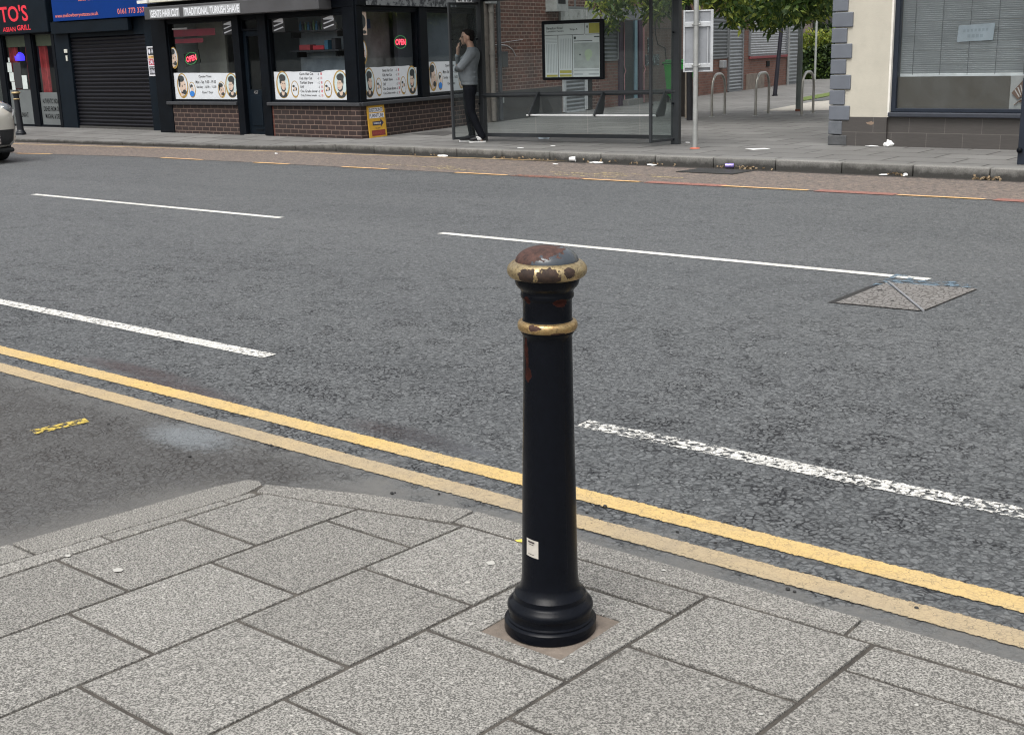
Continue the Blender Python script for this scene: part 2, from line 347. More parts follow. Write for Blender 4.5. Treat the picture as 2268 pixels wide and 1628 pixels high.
def kerb_mat():
    t = NT('far_kerb_stone'); v = t.coord(); sp = t.n('ShaderNodeSeparateXYZ'); t.l(v, sp.inputs[0])
    n = t.noise(v, 7, 6, .7); f = t.noise(v, 70, 4, .7); g = t.n('ShaderNodeNewGeometry').outputs['Random Per Island']
    c = t.mix(t.ramp(f, .35, .65), (.16, .157, .148), (.25, .245, .23)); c = t.mix(t.math('MULTIPLY', g, .5), c, (.12, .118, .11))
    grime = t.ramp(t.math('ADD', sp.outputs[2], t.math('MULTIPLY', t.math('SUBTRACT', n, .5), .16)), .105, .03)  # darker towards the foot: grime, with occlusion shade painted in as well
    c = t.mix(t.math('MULTIPLY', grime, .85), c, (.022, .021, .019))
    return t.end(t.bsdf(c, .75, 0, t.bump(f, .4, .005), .3))
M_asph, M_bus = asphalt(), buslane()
M_slab = slab_mat('exposed_aggregate_slab', (.262, .254, .235), 195, 1.1, .13)
M_kerb = slab_mat('near_kerb_stone', (.262, .253, .233), 195, 1.05, .12)
M_joint = mat('joint_mortar', (.062, .055, .047), .9, var=.5, vs=14, bump=.6, bs=120)
M_fp, M_fk = farpave_mat(), kerb_mat()
M_tact = mat('pale_tactile_paving', (.36, .34, .30), .8, var=.2, vs=8, bump=.8, bs=14)
M_moss = mat('verge_grass', (.10, .14, .03), .9, var=.5, vs=30, bump=1, bs=60)
# ------------------------------------------------------------------ ground
b = MB(); b.poly([(-400, -400, -.12), (400, -400, -.12), (400, 400, -.12), (-400, 400, -.12)])
struct(b.build('ground', mat('ground_earth', (.12, .12, .11), .9, var=.2, vs=.2)))
b = MB(); xs = [-70, 70]; ys = [-30, 0, 11, 12.5, 14.9]
for a, c in zip(ys, ys[1:]): b.poly([(-70, a, zr(a)), (70, a, zr(a)), (70, c, zr(c)), (-70, c, zr(c))])
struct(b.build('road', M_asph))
KL = [(-60, 11.6, .05), (-30, 13.35, .05), (-24, 13.85, .05), (-18.6, 14.25, .05), (-17.2, 14.42, .055), (-15.9, 14.58, .115), (-7.3, 14.62, .12), (-4.4, 14.57, .12), (3, 14.45, .12), (60, 14.0, .12)]
def kl(x):
    for (a, ya, za), (c, yc, zc) in zip(KL, KL[1:]):
        if x <= c: q = (x - a) / (c - a); return ya + (yc - ya) * q, za + (zc - za) * q
    return KL[-1][1:]
LB = [(-60, 9.4)] + [(p.x, p.y) for p in (GR(*q) for q in ((37, 341), (250, 345.5), (365, 351), (640, 365), (860, 376), (1115, 389), (1415, 404), (1790, 423), (2185, 443)))] + [(60, 12.5)]
def lb(x):
    for (a, ya), (c, yc) in zip(LB, LB[1:]):
        if x <= c: return ya + (yc - ya) * (x - a) / (c - a)
b = MB(); st = [-60, -40, -30, -24, -20.5, -18.6, -17.7, -15.9, -12, -8, -4, 3, 30, 60]
for a, c in zip(st, st[1:]):
    P = []
    for x in (a, c): P.append([(x, lb(x) + (kl(x)[0] - lb(x)) * q, zr(lb(x) + (kl(x)[0] - lb(x)) * q) + .004) for q in (0, .5, 1)])
    for k in (0, 1): b.poly([P[0][k], P[1][k], P[1][k + 1], P[0][k + 1]])
struct(b.build('bus_lane', M_bus))
# far kerb stones and pavement
b = MB(); x = -58.0
while x < 58:
    L = .92 if -40 < x < 12 else 3
    y0, z0 = kl(x + .004); y1, z1 = kl(x + L - .008); a, c = x + .004, x + L - .008
    b.add([(a, y0, -.1), (c, y1, -.1), (c, y1 + .14, -.1), (a, y0 + .14, -.1), (a, y0, z0), (c, y1, z1), (c, y1 + .14, z1 + .003), (a, y0 + .14, z0 + .003)],
          [(0, 3, 2, 1), (4, 5, 6, 7), (0, 1, 5, 4), (1, 2, 6, 5), (2, 3, 7, 6), (3, 0, 4, 7)]); x += L
struct(b.build('kerb', M_fk, bevel=.012))
b = MB(); st = [q[0] for q in KL]
for a, c in zip(st, st[1:]):
    (ya, za), (yc, zc) = kl(a), kl(c); b.poly([(a, ya + .12, za), (c, yc + .12, zc), (c, 15.4, .12), (a, 15.4, .12)])
b.poly([(-60, 15.4, .12), (60, 15.4, .12), (60, 120, .12), (-60, 120, .12)])
struct(b.build('pavement', M_fp))
def gsheet(name, m, pts, z, proj=True):
    b = MB(); b.poly([tuple(G(px, py, z)) if proj else (px, py, z) for px, py in pts]); return struct(b.build(name, m))
gsheet('tactile_paving', M_tact, [(1690, 246), (1760, 233), (1800, 226), (1850, 222), (1850, 244), (1790, 246)], .126)
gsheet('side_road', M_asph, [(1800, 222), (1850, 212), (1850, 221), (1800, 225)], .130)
gsheet('verge', M_moss, [(1772, 217), (1800, 212), (1850, 203), (1850, 210), (1800, 220), (1776, 224)], .135)
gsheet('damp_patch', mat('damp_paving', (.07, .068, .066), .6, var=.3, vs=4), [(910, 297), (985, 290), (1010, 294), (985, 301)], .125)
# ---- near pavement: slabs cut to the kerb line
def clip(poly, edge):
    (ax, ay), (bx, by) = edge; out = []
    side = lambda p: (bx - ax) * (p[1] - ay) - (by - ay) * (p[0] - ax)
    for k in range(len(poly)):
        p, q = poly[k], poly[(k + 1) % len(poly)]; sp_, sq = side(p), side(q)
        if sp_ >= 0: out.append(p)
        if (sp_ >= 0) != (sq >= 0):
            u = sp_ / (sp_ - sq); out.append((p[0] + (q[0] - p[0]) * u, p[1] + (q[1] - p[1]) * u))
    return out
COLS = [(-3.355, .09), (-2.965, .08), (-2.565, .065), (-2.12, .055), (-1.645, .05), (-1.16, .055), (-.70, .05), (-.24, .05), (.22, .05), (.68, .05), (1.14, .05), (1.6, .05), (2.06, .05), (2.52, .05), (2.98, .05), (3.44, .05)]
JY = [[1.835, 2.28], [1.645, 2.11, 2.555], [1.43, 1.90, 2.355], [1.695, 2.17, 2.635], [1.95, 2.41], [1.72, 2.17, 2.62], [1.5, 1.95, 2.4]]
lx = lambda c, y: c[0] + c[1] * (y - 2.2)
ZP = .10; gp = .0072
EDG = [((2.0, 2.780), (-2.56, 2.780)), ((-2.575, 2.767), (-3.335, 2.594))]
PAD = (-1.995, -1.725, 2.245, 2.515)
b = MB()
for ci in range(len(COLS) - 1):
    jy = list(JY[ci] if ci < len(JY) else [v + (ci * .17 % .45) for v in JY[6]])
    while jy[0] > -3: jy.insert(0, jy[0] - .458)
    jy.append(3.2)
    for y0, y1 in zip(jy, jy[1:]):
        a, c = COLS[ci], COLS[ci + 1]; y0 += gp; y1 -= gp
        P = [(lx(a, y0) + gp, y0), (lx(c, y0) - gp, y0), (lx(c, y1) - gp, y1), (lx(a, y1) + gp, y1)]
        for e in EDG: P = clip(P, e) if P else P
        if len(P) < 3: continue
        dz = random.uniform(-.0015, .0015)
        if ci == 3 and abs(y0 - 2.17) < .02:       # slab round the post: four pieces about the square cut-out
            x0, x1, q0, q1 = PAD
            ring = [P[0], P[1], P[2], P[3]]; inn = [(x0, q0), (x1, q0), (x1, q1), (x0, q1)]
            n = 4; vs = [(p[0], p[1], ZP) for p in ring + inn] + [(p[0], p[1], ZP - .05) for p in ring + inn]
            fs = [(k, (k + 1) % 4, 4 + (k + 1) % 4, 4 + k) for k in range(4)] + [(8 + k, 8 + (k + 1) % 4, (k + 1) % 4, k) for k in range(4)] + [(4 + k, 4 + (k + 1) % 4, 12 + (k + 1) % 4, 12 + k) for k in range(4)]
            b.add(vs, fs)
        else: b.prism(P, ZP - .05, ZP + dz)
struct(b.build('paving_slabs', M_slab, bevel=.0025))
b = MB(); b.prism([(-3.9, -3.2), (6, -3.2), (6, 2.86), (-2.55, 2.86), (-3.3, 2.69), (-3.45, 2.645)], -.05, ZP - .006)
struct(b.build('joint_bed', M_joint))
b = MB(); b.box(PAD[0], PAD[1], PAD[2], PAD[3], ZP - .02, ZP - .004); struct(b.build('mortar_pad', mat('post_mortar', (.155, .128, .105), .9, var=.3, vs=20, bump=.5, bs=60)))
b = MB()
kin = lambda y: -3.50 + .15 * (y - 1.71); kout = lambda y: -3.64 + .155 * (y - 1.79)
ks = [-2.9, -2.0, -1.08, -.1, .85, 1.82, 2.56]
for y0, y1 in zip(ks, ks[1:]):
    y0 += .006; y1 -= .006
    P = [(kout(y0), y0), (kin(y0), y0), (kin(y1), y1)]
    P += [(kout(y1), y1)] if y1 < 2.5 else [(-3.385, 2.62), (-3.40, 2.665), (-3.44, 2.685), (-3.485, 2.665), (kout(y1), y1)]
    b.prism(P, -.1, ZP - .002)
ss = [-2.9, -2.0, -1.1, -.2, .3, 1.2, 2.03, 2.47, 2.585]
for y0, y1 in zip(ss, ss[1:]):
    y0 += .004; y1 -= .004; l0 = lambda y: lx(COLS[0], y) - .007
    b.prism([(kin(y0) + .009, y0), (l0(y0), y0), (l0(y1), y1), (kin(y1) + .009, y1)], -.05, ZP - .001)
b.prism([(-3.383, 2.668), (-3.352, 2.600), (-2.585, 2.785), (-2.592, 2.905), (-2.62, 2.905), (-3.01, 2.81)], -.1, ZP)
for x0, x1 in ((-2.58, -1.215), (-1.205, -.28), (-.27, .64), (.65, 1.55), (1.56, 2.46), (2.47, 3.38), (3.39, 6)):
    b.prism([(x0, 2.797), (x1, 2.797), (x1, 2.91), (x0, 2.91)], -.1, ZP - .001)
struct(b.build('near_kerb', M_kerb, bevel=.003))
# ---- painted markings
def strip(name, m, x0, x1, yf, wd, dz=.004, n=8):
    b = MB()
    for k in range(n):
        a = x0 + (x1 - x0) * k / n; c = x0 + (x1 - x0) * (k + 1) / n; ya, yc = yf(a), yf(c)
        b.poly([(a, ya - wd / 2, zr(ya - wd / 2) + dz), (c, yc - wd / 2, zr(yc - wd / 2) + dz), (c, yc + wd / 2, zr(yc + wd / 2) + dz), (a, ya + wd / 2, zr(ya + wd / 2) + dz)])
    return struct(b.build(name, m))
YEL, YEL2 = (.58, .40, .15), (.50, .37, .18)
M_y1 = paint_mat('yellow_line_paint', YEL, .27, YEL2, yc=3.447, hw=.053); M_y2 = paint_mat('dusty_yellow_line_paint', (.44, .335, .19), .29, (.36, .29, .19), yc=3.228, hw=.053)
M_w1 = paint_mat('white_line_paint', (.72, .71, .67), .28, yc=8.18, hw=.047); M_w2 = paint_mat('worn_white_paint', (.72, .71, .67), .465, scale=36, yc=4.17, hw=.056); M_w3 = paint_mat('part_worn_white_paint', (.72, .71, .67), .41, scale=36, yc=4.215, hw=.052)
M_fy = paint_mat('faded_bus_lane_paint', (.62, .42, .20), .33, (.60, .46, .28)); M_fo = paint_mat('orange_lane_dash', (.80, .50, .20), .22, (.75, .45, .25)); M_red = paint_mat('red_lane_paint', (.34, .15, .12), .36, (.28, .13, .105)); M_redf = paint_mat('faint_red_lane_paint', (.34, .16, .12), .47)
strip('yellow_line', M_y1, -60, 60, lambda x: 3.447, .13, n=1); strip('yellow_line', M_y2, -60, 60, lambda x: 3.228, .13, n=1)
strip('lane_line', M_w3, -12, -5.22, lambda x: 4.215, .14, n=1); strip('lane_line', M_w2, -3.06, 3, lambda x: 4.17, .14, n=1)
for a, c in ((-34, -29.3), (-27, -22.4), (-20.5, -16.1), (-14.5, -9.77), (-7.57, -3.05), (-.8, 3.8), (6, 10.4)): strip('centre_line', M_w1, a, c, lambda x: 8.18, .13, n=2)
DSH = [(GR(*q).x, GR(*r).x) for q, r in (((37, 341), (85, 345)), ((365, 350), (452, 355)), ((553, 362), (640, 365)), ((757, 371), (865, 375)), ((1005, 384), (1118, 390)), ((1277, 400), (1418, 404)), ((1607, 412), (1790, 423)), ((1988, 433), (2185, 442)))]
for a, c in DSH + [(-3.1, -2.2), (-1, 0)]: strip('bus_lane_dash', M_fo, a, c, lambda x: lb(x) + .0, .075, .008, 2)
for a, c, m in ((-10.3, -9.2, M_redf), (-8.25, -7.2, M_red), (-6.05, -5.15, M_red), (-4.12, -2, M_red)): strip('red_lane_edge', m, a, c, lambda x: lb(x) + .03, .2, .0065, 4)
FYL = [(-40, 12.0)] + [(p.x, p.y) for p in (GR(*q) for q in ((36, 320), (640, 337.5), (810, 344.5), (1328, 360.5), (1621, 369.5), (1953, 379.5)))]
def fyl(x):
    for (a, ya), (c, yc) in zip(FYL, FYL[1:]):
        if x <= c: return ya + (yc - ya) * (x - a) / (c - a)
    return FYL[-1][1]
strip('gutter_line', M_fy, -36, FYL[-1][0], fyl, .07, .008, 20); strip('gutter_line', M_fy, -5.6, 2, lambda x: GR(2026, 383).y + (GR(2268, 400.7).y - GR(2026, 383).y) * max(0, min(1, (x - GR(2026, 383).x) / (GR(2268, 400.7).x - GR(2026, 383).x))), .06, .008, 6)
M_gold_p = paint_mat('worn_lettering_paint', (.62, .5, .24), .5, scale=20)
for x0, x1, y in ((-12.6, -11.6, 13.15), (-12.2, -11.9, 13.35), (-11.9, -11.0, 13.0), (-10.2, -8.9, 13.3), (-9.9, -8.9, 13.05), (-9.5, -8.6, 13.5), (-8.6, -8.1, 13.35), (-13.3, -12.7, 13.2)): strip('bus_lane_lettering', M_gold_p, x0, x1, lambda x: y - .12, .07, .008, 1)
gsheet('paint_fleck', paint_mat('yellow_fleck_paint', (.62, .46, .08), .46, scale=34), [(66, 953), (188, 926), (198, 934), (80, 961)], .005)
gsheet('blue_spray_mark', paint_mat('blue_spray_paint', (.13, .20, .26), .5, scale=12), [(1925, 634), (1985, 607), (2130, 626), (2168, 637)], .006)
# loose fleck and chewing gum on the slabs
b = MB()
for px, py, r in ((1087, 1246, .014), (1470, 1262, .006), (262, 1262, .016), (1950, 1395, .005), (1245, 1465, .005), (1290, 1330, .004), (150, 1230, .01), (740, 1340, .004), (1685, 1580, .006), (2030, 1560, .006)):
    p = G(px, py, ZP + .003); b.poly([(p.x + r * random.uniform(.7, 1.3) * math.cos(a * .7), p.y + r * random.uniform(.7, 1.2) * math.sin(a * .7), ZP + .003) for a in range(9)])
struct(b.build('gum_spots', mat('old_gum', (.42, .41, .38), .8)))
b = MB()
for px, py in ((875, 1089), (868, 1091), (972, 1092), (1300, 1133), (1745, 1303), (1760, 1308), (1500, 1176), (240, 938), (420, 1010), (1585, 1200), (1340, 1120), (2030, 1345), (600, 985)):
    p = G(px, py, .006); r = random.uniform(.004, .009); b.ball((p.x, p.y, r * .6), (r, r * .8, r * .7), 8)
struct(b.build('loose_grit', mat('dark_grit', (.03, .03, .03), .8)), 'stuff')
# ------------------------------------------------------------------ bollards
def chip_mat(name, base, brough, metal, chipcol, blobs, scale=18, th=.0, grain=0, basecol2=None, spec=.5):
    """gloss paint with flaked patches: blobs = (x,y,z,r) in the part's own space, ragged by noise"""
    t = NT(name); v = t.coord(); n = t.noise(v, scale * 1.9, 7, .62, .3); n2 = t.noise(v, 70, 4, .7); n3 = t.noise(v, 260, 3, .7)
    msk = None
    for (x, y, z, rx, rz) in blobs:
        sv = t.n('ShaderNodeVectorMath', operation='SUBTRACT'); t.l(v, sv.inputs[0]); sv.inputs[1].default_value = (x, y, z)
        mv = t.n('ShaderNodeVectorMath', operation='MULTIPLY'); t.l(sv.outputs[0], mv.inputs[0]); mv.inputs[1].default_value = (1 / rx, 1 / rx, 1 / rz)
        ln = t.n('ShaderNodeVectorMath', operation='LENGTH'); t.l(mv.outputs[0], ln.inputs[0])
        d = t.math('ADD', ln.outputs['Value'], t.math('MULTIPLY', t.math('SUBTRACT', n, .5), 1.9))
        q = t.ramp(d, 1.02, .98); msk = q if msk is None else t.math('MAXIMUM', msk, q)
    b1 = t.mix(t.ramp(n, .3, .7), base, basecol2 or tuple(x * .75 for x in base))
    if grain: b1 = t.mix(t.math('MULTIPLY', t.ramp(t.noise(v, 150, 4, .75), .5, .66), grain), b1, (.05, .035, .02))
    cc = t.mix(t.ramp(n2, .35, .65), tuple(x * 1.35 for x in chipcol), tuple(x * .45 for x in chipcol))
    edge = None
    if msk is None: msk = t.math('MULTIPLY', n, 0)
    c = t.mix(msk, b1, cc)
    rg = t.math('ADD', t.math('MULTIPLY', msk, .75 - brough), t.math('ADD', brough, t.math('MULTIPLY', n, .06)))
    h = t.math('SUBTRACT', t.math('ADD', t.math('ADD', t.math('MULTIPLY', n2, .3), t.math('MULTIPLY', t.noise(v, 16, 3, .6), 1.1)), t.math('MULTIPLY', n3, .15 + grain * .5)), t.math('MULTIPLY', msk, 1.2))
    b = t.bsdf(c, rg, t.math('MULTIPLY', t.math('SUBTRACT', 1, msk), metal), t.bump(h, .5, .0016), spec)
    return t.end(b)
BC = G(1219, 1384, ZP)
vd = Vector((-BC.x, -BC.y, 0)).normalized(); rt = Vector((-vd.y, vd.x, 0))      # towards viewer, and to viewer's left... used for flake places
def bp(ang, r, z):                      # ang degrees: 0 = facing the camera, + = to the right in the photo
    d = Matrix.Rotation(R_(ang), 3, 'Z') @ vd; return (d.x * r, d.y * r, z)
BLK = (.0038, .0048, .0078)
M_bpaint = chip_mat('black_gloss_paint', BLK, .22, 0, (.028, .007, .005), [bp(-62, .064, .775) + (.009, .028), bp(-57, .064, .745) + (.008, .022), bp(-54, .065, .71) + (.012, .02), bp(-50, .066, .90) + (.010, .010), bp(30, .065, .893) + (.018, .010)], 22, spec=.13)
M_btor = chip_mat('gold_paint_flaked', (.46, .37, .22), .34, .75, (.030, .016, .010), [bp(-33, .097, .964) + (.021, .021), bp(2, .098, .962) + (.029, .026), bp(34, .097, .973) + (.016, .013), bp(12, .092, .946) + (.02, .006), bp(-16, .092, .946) + (.014, .006), bp(-22, .097, .975) + (.006, .02), bp(170, .098, .968) + (.05, .03)], 34, grain=.7, basecol2=(.34, .25, .12))
M_bring = chip_mat('gold_paint_ring', (.48, .36, .18), .34, .75, (.05, .02, .012), [bp(-28, .073, .833) + (.016, .008), bp(20, .073, .818) + (.02, .004)], 40, grain=.65, basecol2=(.36, .22, .09))
M_bdome = chip_mat('dome_flaked_paint', (.05, .06, .072), .18, 0, (.060, .026, .019), [bp(-65, .045, 1.01) + (.048, .06), bp(-110, .05, 1.01) + (.042, .06), bp(-2, .030, 1.018) + (.040, .034), bp(-35, .055, 1.0) + (.030, .03), bp(125, .055, 1.01) + (.020, .03)], 30)  # black base lightened to blue-grey, putting the sky's reflection into the colour
PROF_SHAFT = [(0, .1233), (.026, .1232), (.0295, .120), (.0315, .1155), (.036, .1160), (.039, .111), (.047, .1098), (.056, .1125), (.064, .1150), (.072, .1138), (.079, .108), (.0835, .1005), (.087, .0965), (.091, .0955), (.102, .0952), (.106, .0915), (.112, .0852), (.120, .0800), (.132, .0768), (.15, .0748), (.186, .0736), (.272, .0720), (.391, .0699), (.53, .0668), (.671, .0637), (.79, .0621), (.802, .0623), (.808, .0655), (.812, .068), (.816, .068)]
PROF_NECK = [(.842, .064), (.846, .0625), (.85, .0622), (.893, .0617), (.897, .0632), (.900, .0655), (.904, .0672), (.910, .0668), (.914, .0655), (.919, .0662), (.923, .0695), (.928, .0745), (.934, .0785), (.941, .0805), (.947, .0815), (.951, .0820)]
PROF_RING = [(.8155, .0660), (.8175, .0715), (.822, .0748), (.828, .0757), (.834, .0752), (.839, .0725), (.8425, .0660)]
PROF_TOR = [(.9495, .0820), (.952, .0900), (.956, .0952), (.962, .0988), (.9695, .0999), (.977, .0985), (.983, .0945), (.989, .0880), (.992, .0810)]
def dome_prof(r, z0, hh): return [(z0 - .004, r)] + [(z0 + hh * math.sin(R_(a)), r * math.cos(R_(a)) ** .9) for a in (0, 8, 18, 30, 42, 54, 66, 78, 86)] + [(z0 + hh, .0008)]
def bollard(label, loc, mats, group='cast iron bollards', scale=1):
    t = thing('bollard', label, 'bollard', loc, 0, group)
    MB().lathe(PROF_SHAFT, 64).build('shaft', mats[0], t, 35); MB().lathe(PROF_NECK, 64).build('neck', mats[0], t, 35)
    MB().lathe(PROF_RING, 64).build('collar', mats[1], t, 60); MB().lathe(PROF_TOR, 64).build('cap_ring', mats[2], t, 60)
    MB().lathe(dome_prof(.0795, .989, .040), 64).build('cap', mats[3], t, 60)
    t.scale = (scale,) * 3; return t
bo = bollard('black cast iron bollard with flaking gold bands on the near paving slabs', tuple(BC), (M_bpaint, M_bring, M_btor, M_bdome))
bo.rotation_euler = (0, R_(.8), 0)
# seam line casting ridge and sticker
b = MB()
for a0 in (38,):
    b.tube([bp(a0, PROF[1] - .0006, PROF[0]) for PROF in PROF_SHAFT[19:26]], .0012, 6)
b.build('casting_seam', M_bpaint, bo, 40)
def curved(b, a0, a1, z0, z1, rr, mi, n=8, dr=0.0, skew=0.0):
    b.mi = mi
    for k in range(n):
        p, q = a0 + (a1 - a0) * k / n, a0 + (a1 - a0) * (k + 1) / n
        b.poly([bp(p, rr(z0) + dr, z0 + skew * k / n), bp(q, rr(z0) + dr, z0 + skew * (k + 1) / n), bp(q, rr(z1) + dr, z1 + skew * (k + 1) / n), bp(p, rr(z1) + dr, z1 + skew * k / n)])
rrs = lambda z: .0736 + (.0699 - .0736) * (z - .186) / (.391 - .186)
b = MB(); curved(b, -55, -24, .224, .272, rrs, 0, 10, .0006, -.003)
for z0, z1, a0, a1 in ((.262, .2665, -50, -33), (.257, .259, -48, -35), (.230, .2315, -49, -34)): curved(b, a0, a1, z0, z1, rrs, 1, 6, .0011, -.0015)
b.build('sticker', [mat('sticker_paper', (.50, .47, .42), .6, var=.12, vs=60), mat('sticker_print', (.04, .03, .03), .7)], bo)
M_bp2 = mat('black_bollard_paint', (.010, .012, .016), .35); M_bg2 = mat('dull_gold_paint', (.45, .35, .18), .45, .4)
fb = bollard('distant black bollard on the far pavement beside the white car', tuple(G(47, 301, .06)), (M_bp2, M_bg2, M_bg2, M_bp2), 'cast iron bollards', .95)
# yellow leaf behind the post
p = G(1150, 1199, ZP + .004); b = MB(); b.add([(p.x - .018, p.y, ZP + .004), (p.x, p.y - .008, ZP + .006), (p.x + .02, p.y + .004, ZP + .005), (p.x, p.y + .012, ZP + .008)], [(0, 1, 2, 3)])
tag(b.build('fallen_leaf', mat('yellow_leaf', (.75, .55, .08), .6)), 'small yellow leaf on the slabs just left of the bollard', 'leaf')
# ------------------------------------------------------------------ manhole cover in the road
q = [GR(1832, 671), GR(1948, 626), GR(2165, 642), GR(2045, 691)]
mh = thing('manhole_cover', 'rusty two-triangle iron manhole cover set in the road', 'manhole cover', (q[0].x, q[0].y, 0))
L = [v - q[0] for v in q]
def iron_mat():
    t = NT('rusty_tread_iron'); v = t.coord(); sp = t.n('ShaderNodeSeparateXYZ'); t.l(v, sp.inputs[0])
    n = t.noise(v, 20, 5, .7, .4); mp = t.n('ShaderNodeVectorMath', operation='MULTIPLY'); t.l(v, mp.inputs[0]); mp.inputs[1].default_value = (1, .45, 1)
    vv = t.voro(mp.outputs[0], 34, 'DISTANCE_TO_EDGE').outputs['Distance']
    c = t.mix(t.ramp(n, .3, .7), (.185, .175, .165), (.24, .23, .22)); c = t.mix(t.math('MULTIPLY', t.ramp(vv, .13, .03), .8), c, (.05, .044, .04))
    return t.end(t.bsdf(c, .55, .2, t.bump(vv, .8, .01), .5))
M_iron = iron_mat(); M_fr = mat('dark_iron_frame', (.028, .027, .027), .5, .4, bump=.2)
def inset(P, d):
    c = sum(P, Vector()) / len(P); return [v + (c - v) * d for v in P]
fx = lambda P, z: [(v.x, v.y, z) for v in P]
b = MB(); b.poly(fx(L, .003)); b.build('frame', M_fr, mh)
wd = .075
A0, B0, C0_, D0 = L
Ai = A0 + (D0 - A0) * .085; Bi = B0 + (C0_ - B0) * .075; Bi2 = B0 + (C0_ - B0) * .10
t1 = inset([Ai, Bi, D0 + (A0 - D0) * .02], .025); t2 = inset([Bi2, C0_, D0], .03)
MB().prism([(v.x, v.y) for v in t1][::-1], .004, .008).build('lid', M_iron, mh, bevel=.001); MB().prism([(v.x, v.y) for v in t2][::-1], .004, .008).build('lid', M_iron, mh, bevel=.001)
b = MB(); b.tube([Bi2 + Vector((0, 0, .007)), D0 + Vector((0, 0, .007))], .007, 6); b.build('hinge_bar', mat('worn_steel_edge', (.30, .31, .33), .4, .3), mh)
for f1, f2, r in ((.62, .22, .016), (.25, .55, .010), (.55, .55, .011)):
    b = MB(); pnt = A0 + (D0 - A0) * f2 + (B0 - A0) * f1; b.prism([(pnt.x + r * 1.4 * math.cos(k * .785), pnt.y + r * math.sin(k * .785)) for k in range(8)], .0082, .0092); b.build('keyhole', mat('hole_black', (.004, .004, .004), .9), mh)
b = MB(); gc = GR(1585, 381); b.prism([(-.42, -.3), (.42, -.3), (.42, .3), (-.42, .3)], 0, .006)
b.mi = 1
for i in range(-9, 10):
    for j in range(-6, 7): b.box(i * .043 - .014, i * .043 + .014, j * .044 - .008, j * .044 + .008, .006, .010)
go = b.build('drain_cover', [M_fr, mat('drain_stud', (.09, .09, .09), .5, .3)], None, loc=(gc.x, gc.y, zr(gc.y) + .004)); tag(go, 'dark studded drain cover in the bus lane', 'drain cover'); go.rotation_euler = (-.0139, 0, 0)
# ------------------------------------------------------------------ shop row on the left
M_blk = mat('black_shopfront_paint', (.0035, .005, .0075), .45, var=.3, vs=3, dirt=.04, spec=.1); M_navy = mat('dark_blue_black_paint', (.005, .009, .014), .5, var=.25, vs=2, dirt=.05, spec=.1)
M_int = mat('dim_interior_wall', (.42, .44, .46), .8); M_intd = mat('dark_interior_wall', (.10, .115, .135), .8); M_floor = mat('shop_floor', (.10, .095, .09), .6)
M_glass = glass_mat('window_glass', boost=1.0); M_print = mat('print_black', (.03, .03, .032), .6)
M_bwht = mat('banner_white', (.64, .67, .70), .5, var=.05, vs=3); M_gold = mat('print_gold', (.40, .255, .07), .5, var=.25, vs=9); M_skin = mat('print_skin', (.60, .47, .38), .6, var=.12, vs=25); M_hair = mat('print_hair', (.04, .045, .045), .6, var=.4, vs=30)
M_pbg = mat('print_pale_blue', (.52, .63, .64), .6, var=.1, vs=8); M_redp = mat('print_red', (.5, .06, .08), .6); M_pblue = mat('print_blue', (.03, .2, .6), .6)
M_brick_dk = brick_mat('dark_glazed_brick', '3a2c2a', '2e2423', '7a675d', .225, .088, .008, grime=.45)
M_brick_rd = brick_mat('red_end_brick', '6a3a30', '5a3028', '6d564c', .225, .088, .008)
M_brick_up = brick_mat('upper_red_brick', '6e4036', '5a352d', '7d6c62')
M_sill = mat('sill_paint', (.035, .037, .042), .5, dirt=.3)
PM = [M_bwht, M_gold, M_pbg, M_skin, M_hair, M_print, M_redp, M_pblue]
def portrait(b, cx, cz, rx, rz, y, kind=0, x0=-99, x1=99):
    e = lambda mi, dx, dz, sx, sz, k: (setattr(b, 'mi', mi), b.ell(cx + dx * rx, cz + dz * rz, sx * rx, sz * rz, y - .0012 * k, x0, x1))
    e(1, 0, 0, 1, 1, 1); e(2 if kind in (0, 1) else 0, .02, .06, .82, .84, 2)
    if kind in (0, 1):          # face turned three quarters, swept up hair and short beard
        s = 1 if kind == 0 else -1
        e(4, -.02 * s, -.72, .58, .22, 3); e(3, -.04 * s, -.50, .24, .30, 4); e(4, .06 * s, -.16, .37, .36, 5); e(3, .10 * s, -.02, .35, .37, 6)
        e(4, -.06 * s, .52, .44, .25, 6); e(4, .16 * s, .50, .30, .22, 7); e(4, -.30 * s, .26, .15, .26, 7); e(3, -.24 * s, .0, .10, .12, 8)
        e(4, .02 * s, .10, .10, .022, 9); e(4, .30 * s, .09, .07, .022, 9); e(6, .22 * s, -.24, .09, .02, 9)
    elif kind == 2:             # small line drawing of a shave
        for dx, dz, sx, sz in ((-.3, .35, .30, .14), (.1, .15, .26, .12), (.38, -.05, .14, .26), (-.35, -.15, .16, .14)): e(4, dx, dz, sx, sz, 3)
        e(3, 0, .02, .3, .22, 4); e(0, .1, -.45, .6, .34, 4)
    elif kind == 3:             # side profile with dark hair and beard
        e(3, .05, -.08, .60, .56, 3); e(4, -.18, .56, .56, .26, 4); e(4, -.52, .22, .18, .36, 4); e(4, .30, -.50, .34, .20, 4); e(4, -.05, -.02, .07, .10, 5); e(4, .42, .10, .12, .03, 5); e(6, .52, -.26, .10, .025, 5); e(3, -.2, -.66, .28, .2, 3)
    elif kind == 4:             # blue gown
        e(4, -.1, .40, .42, .28, 3); e(3, .1, .08, .38, .30, 4); e(7, -.05, -.48, .7, .36, 5)
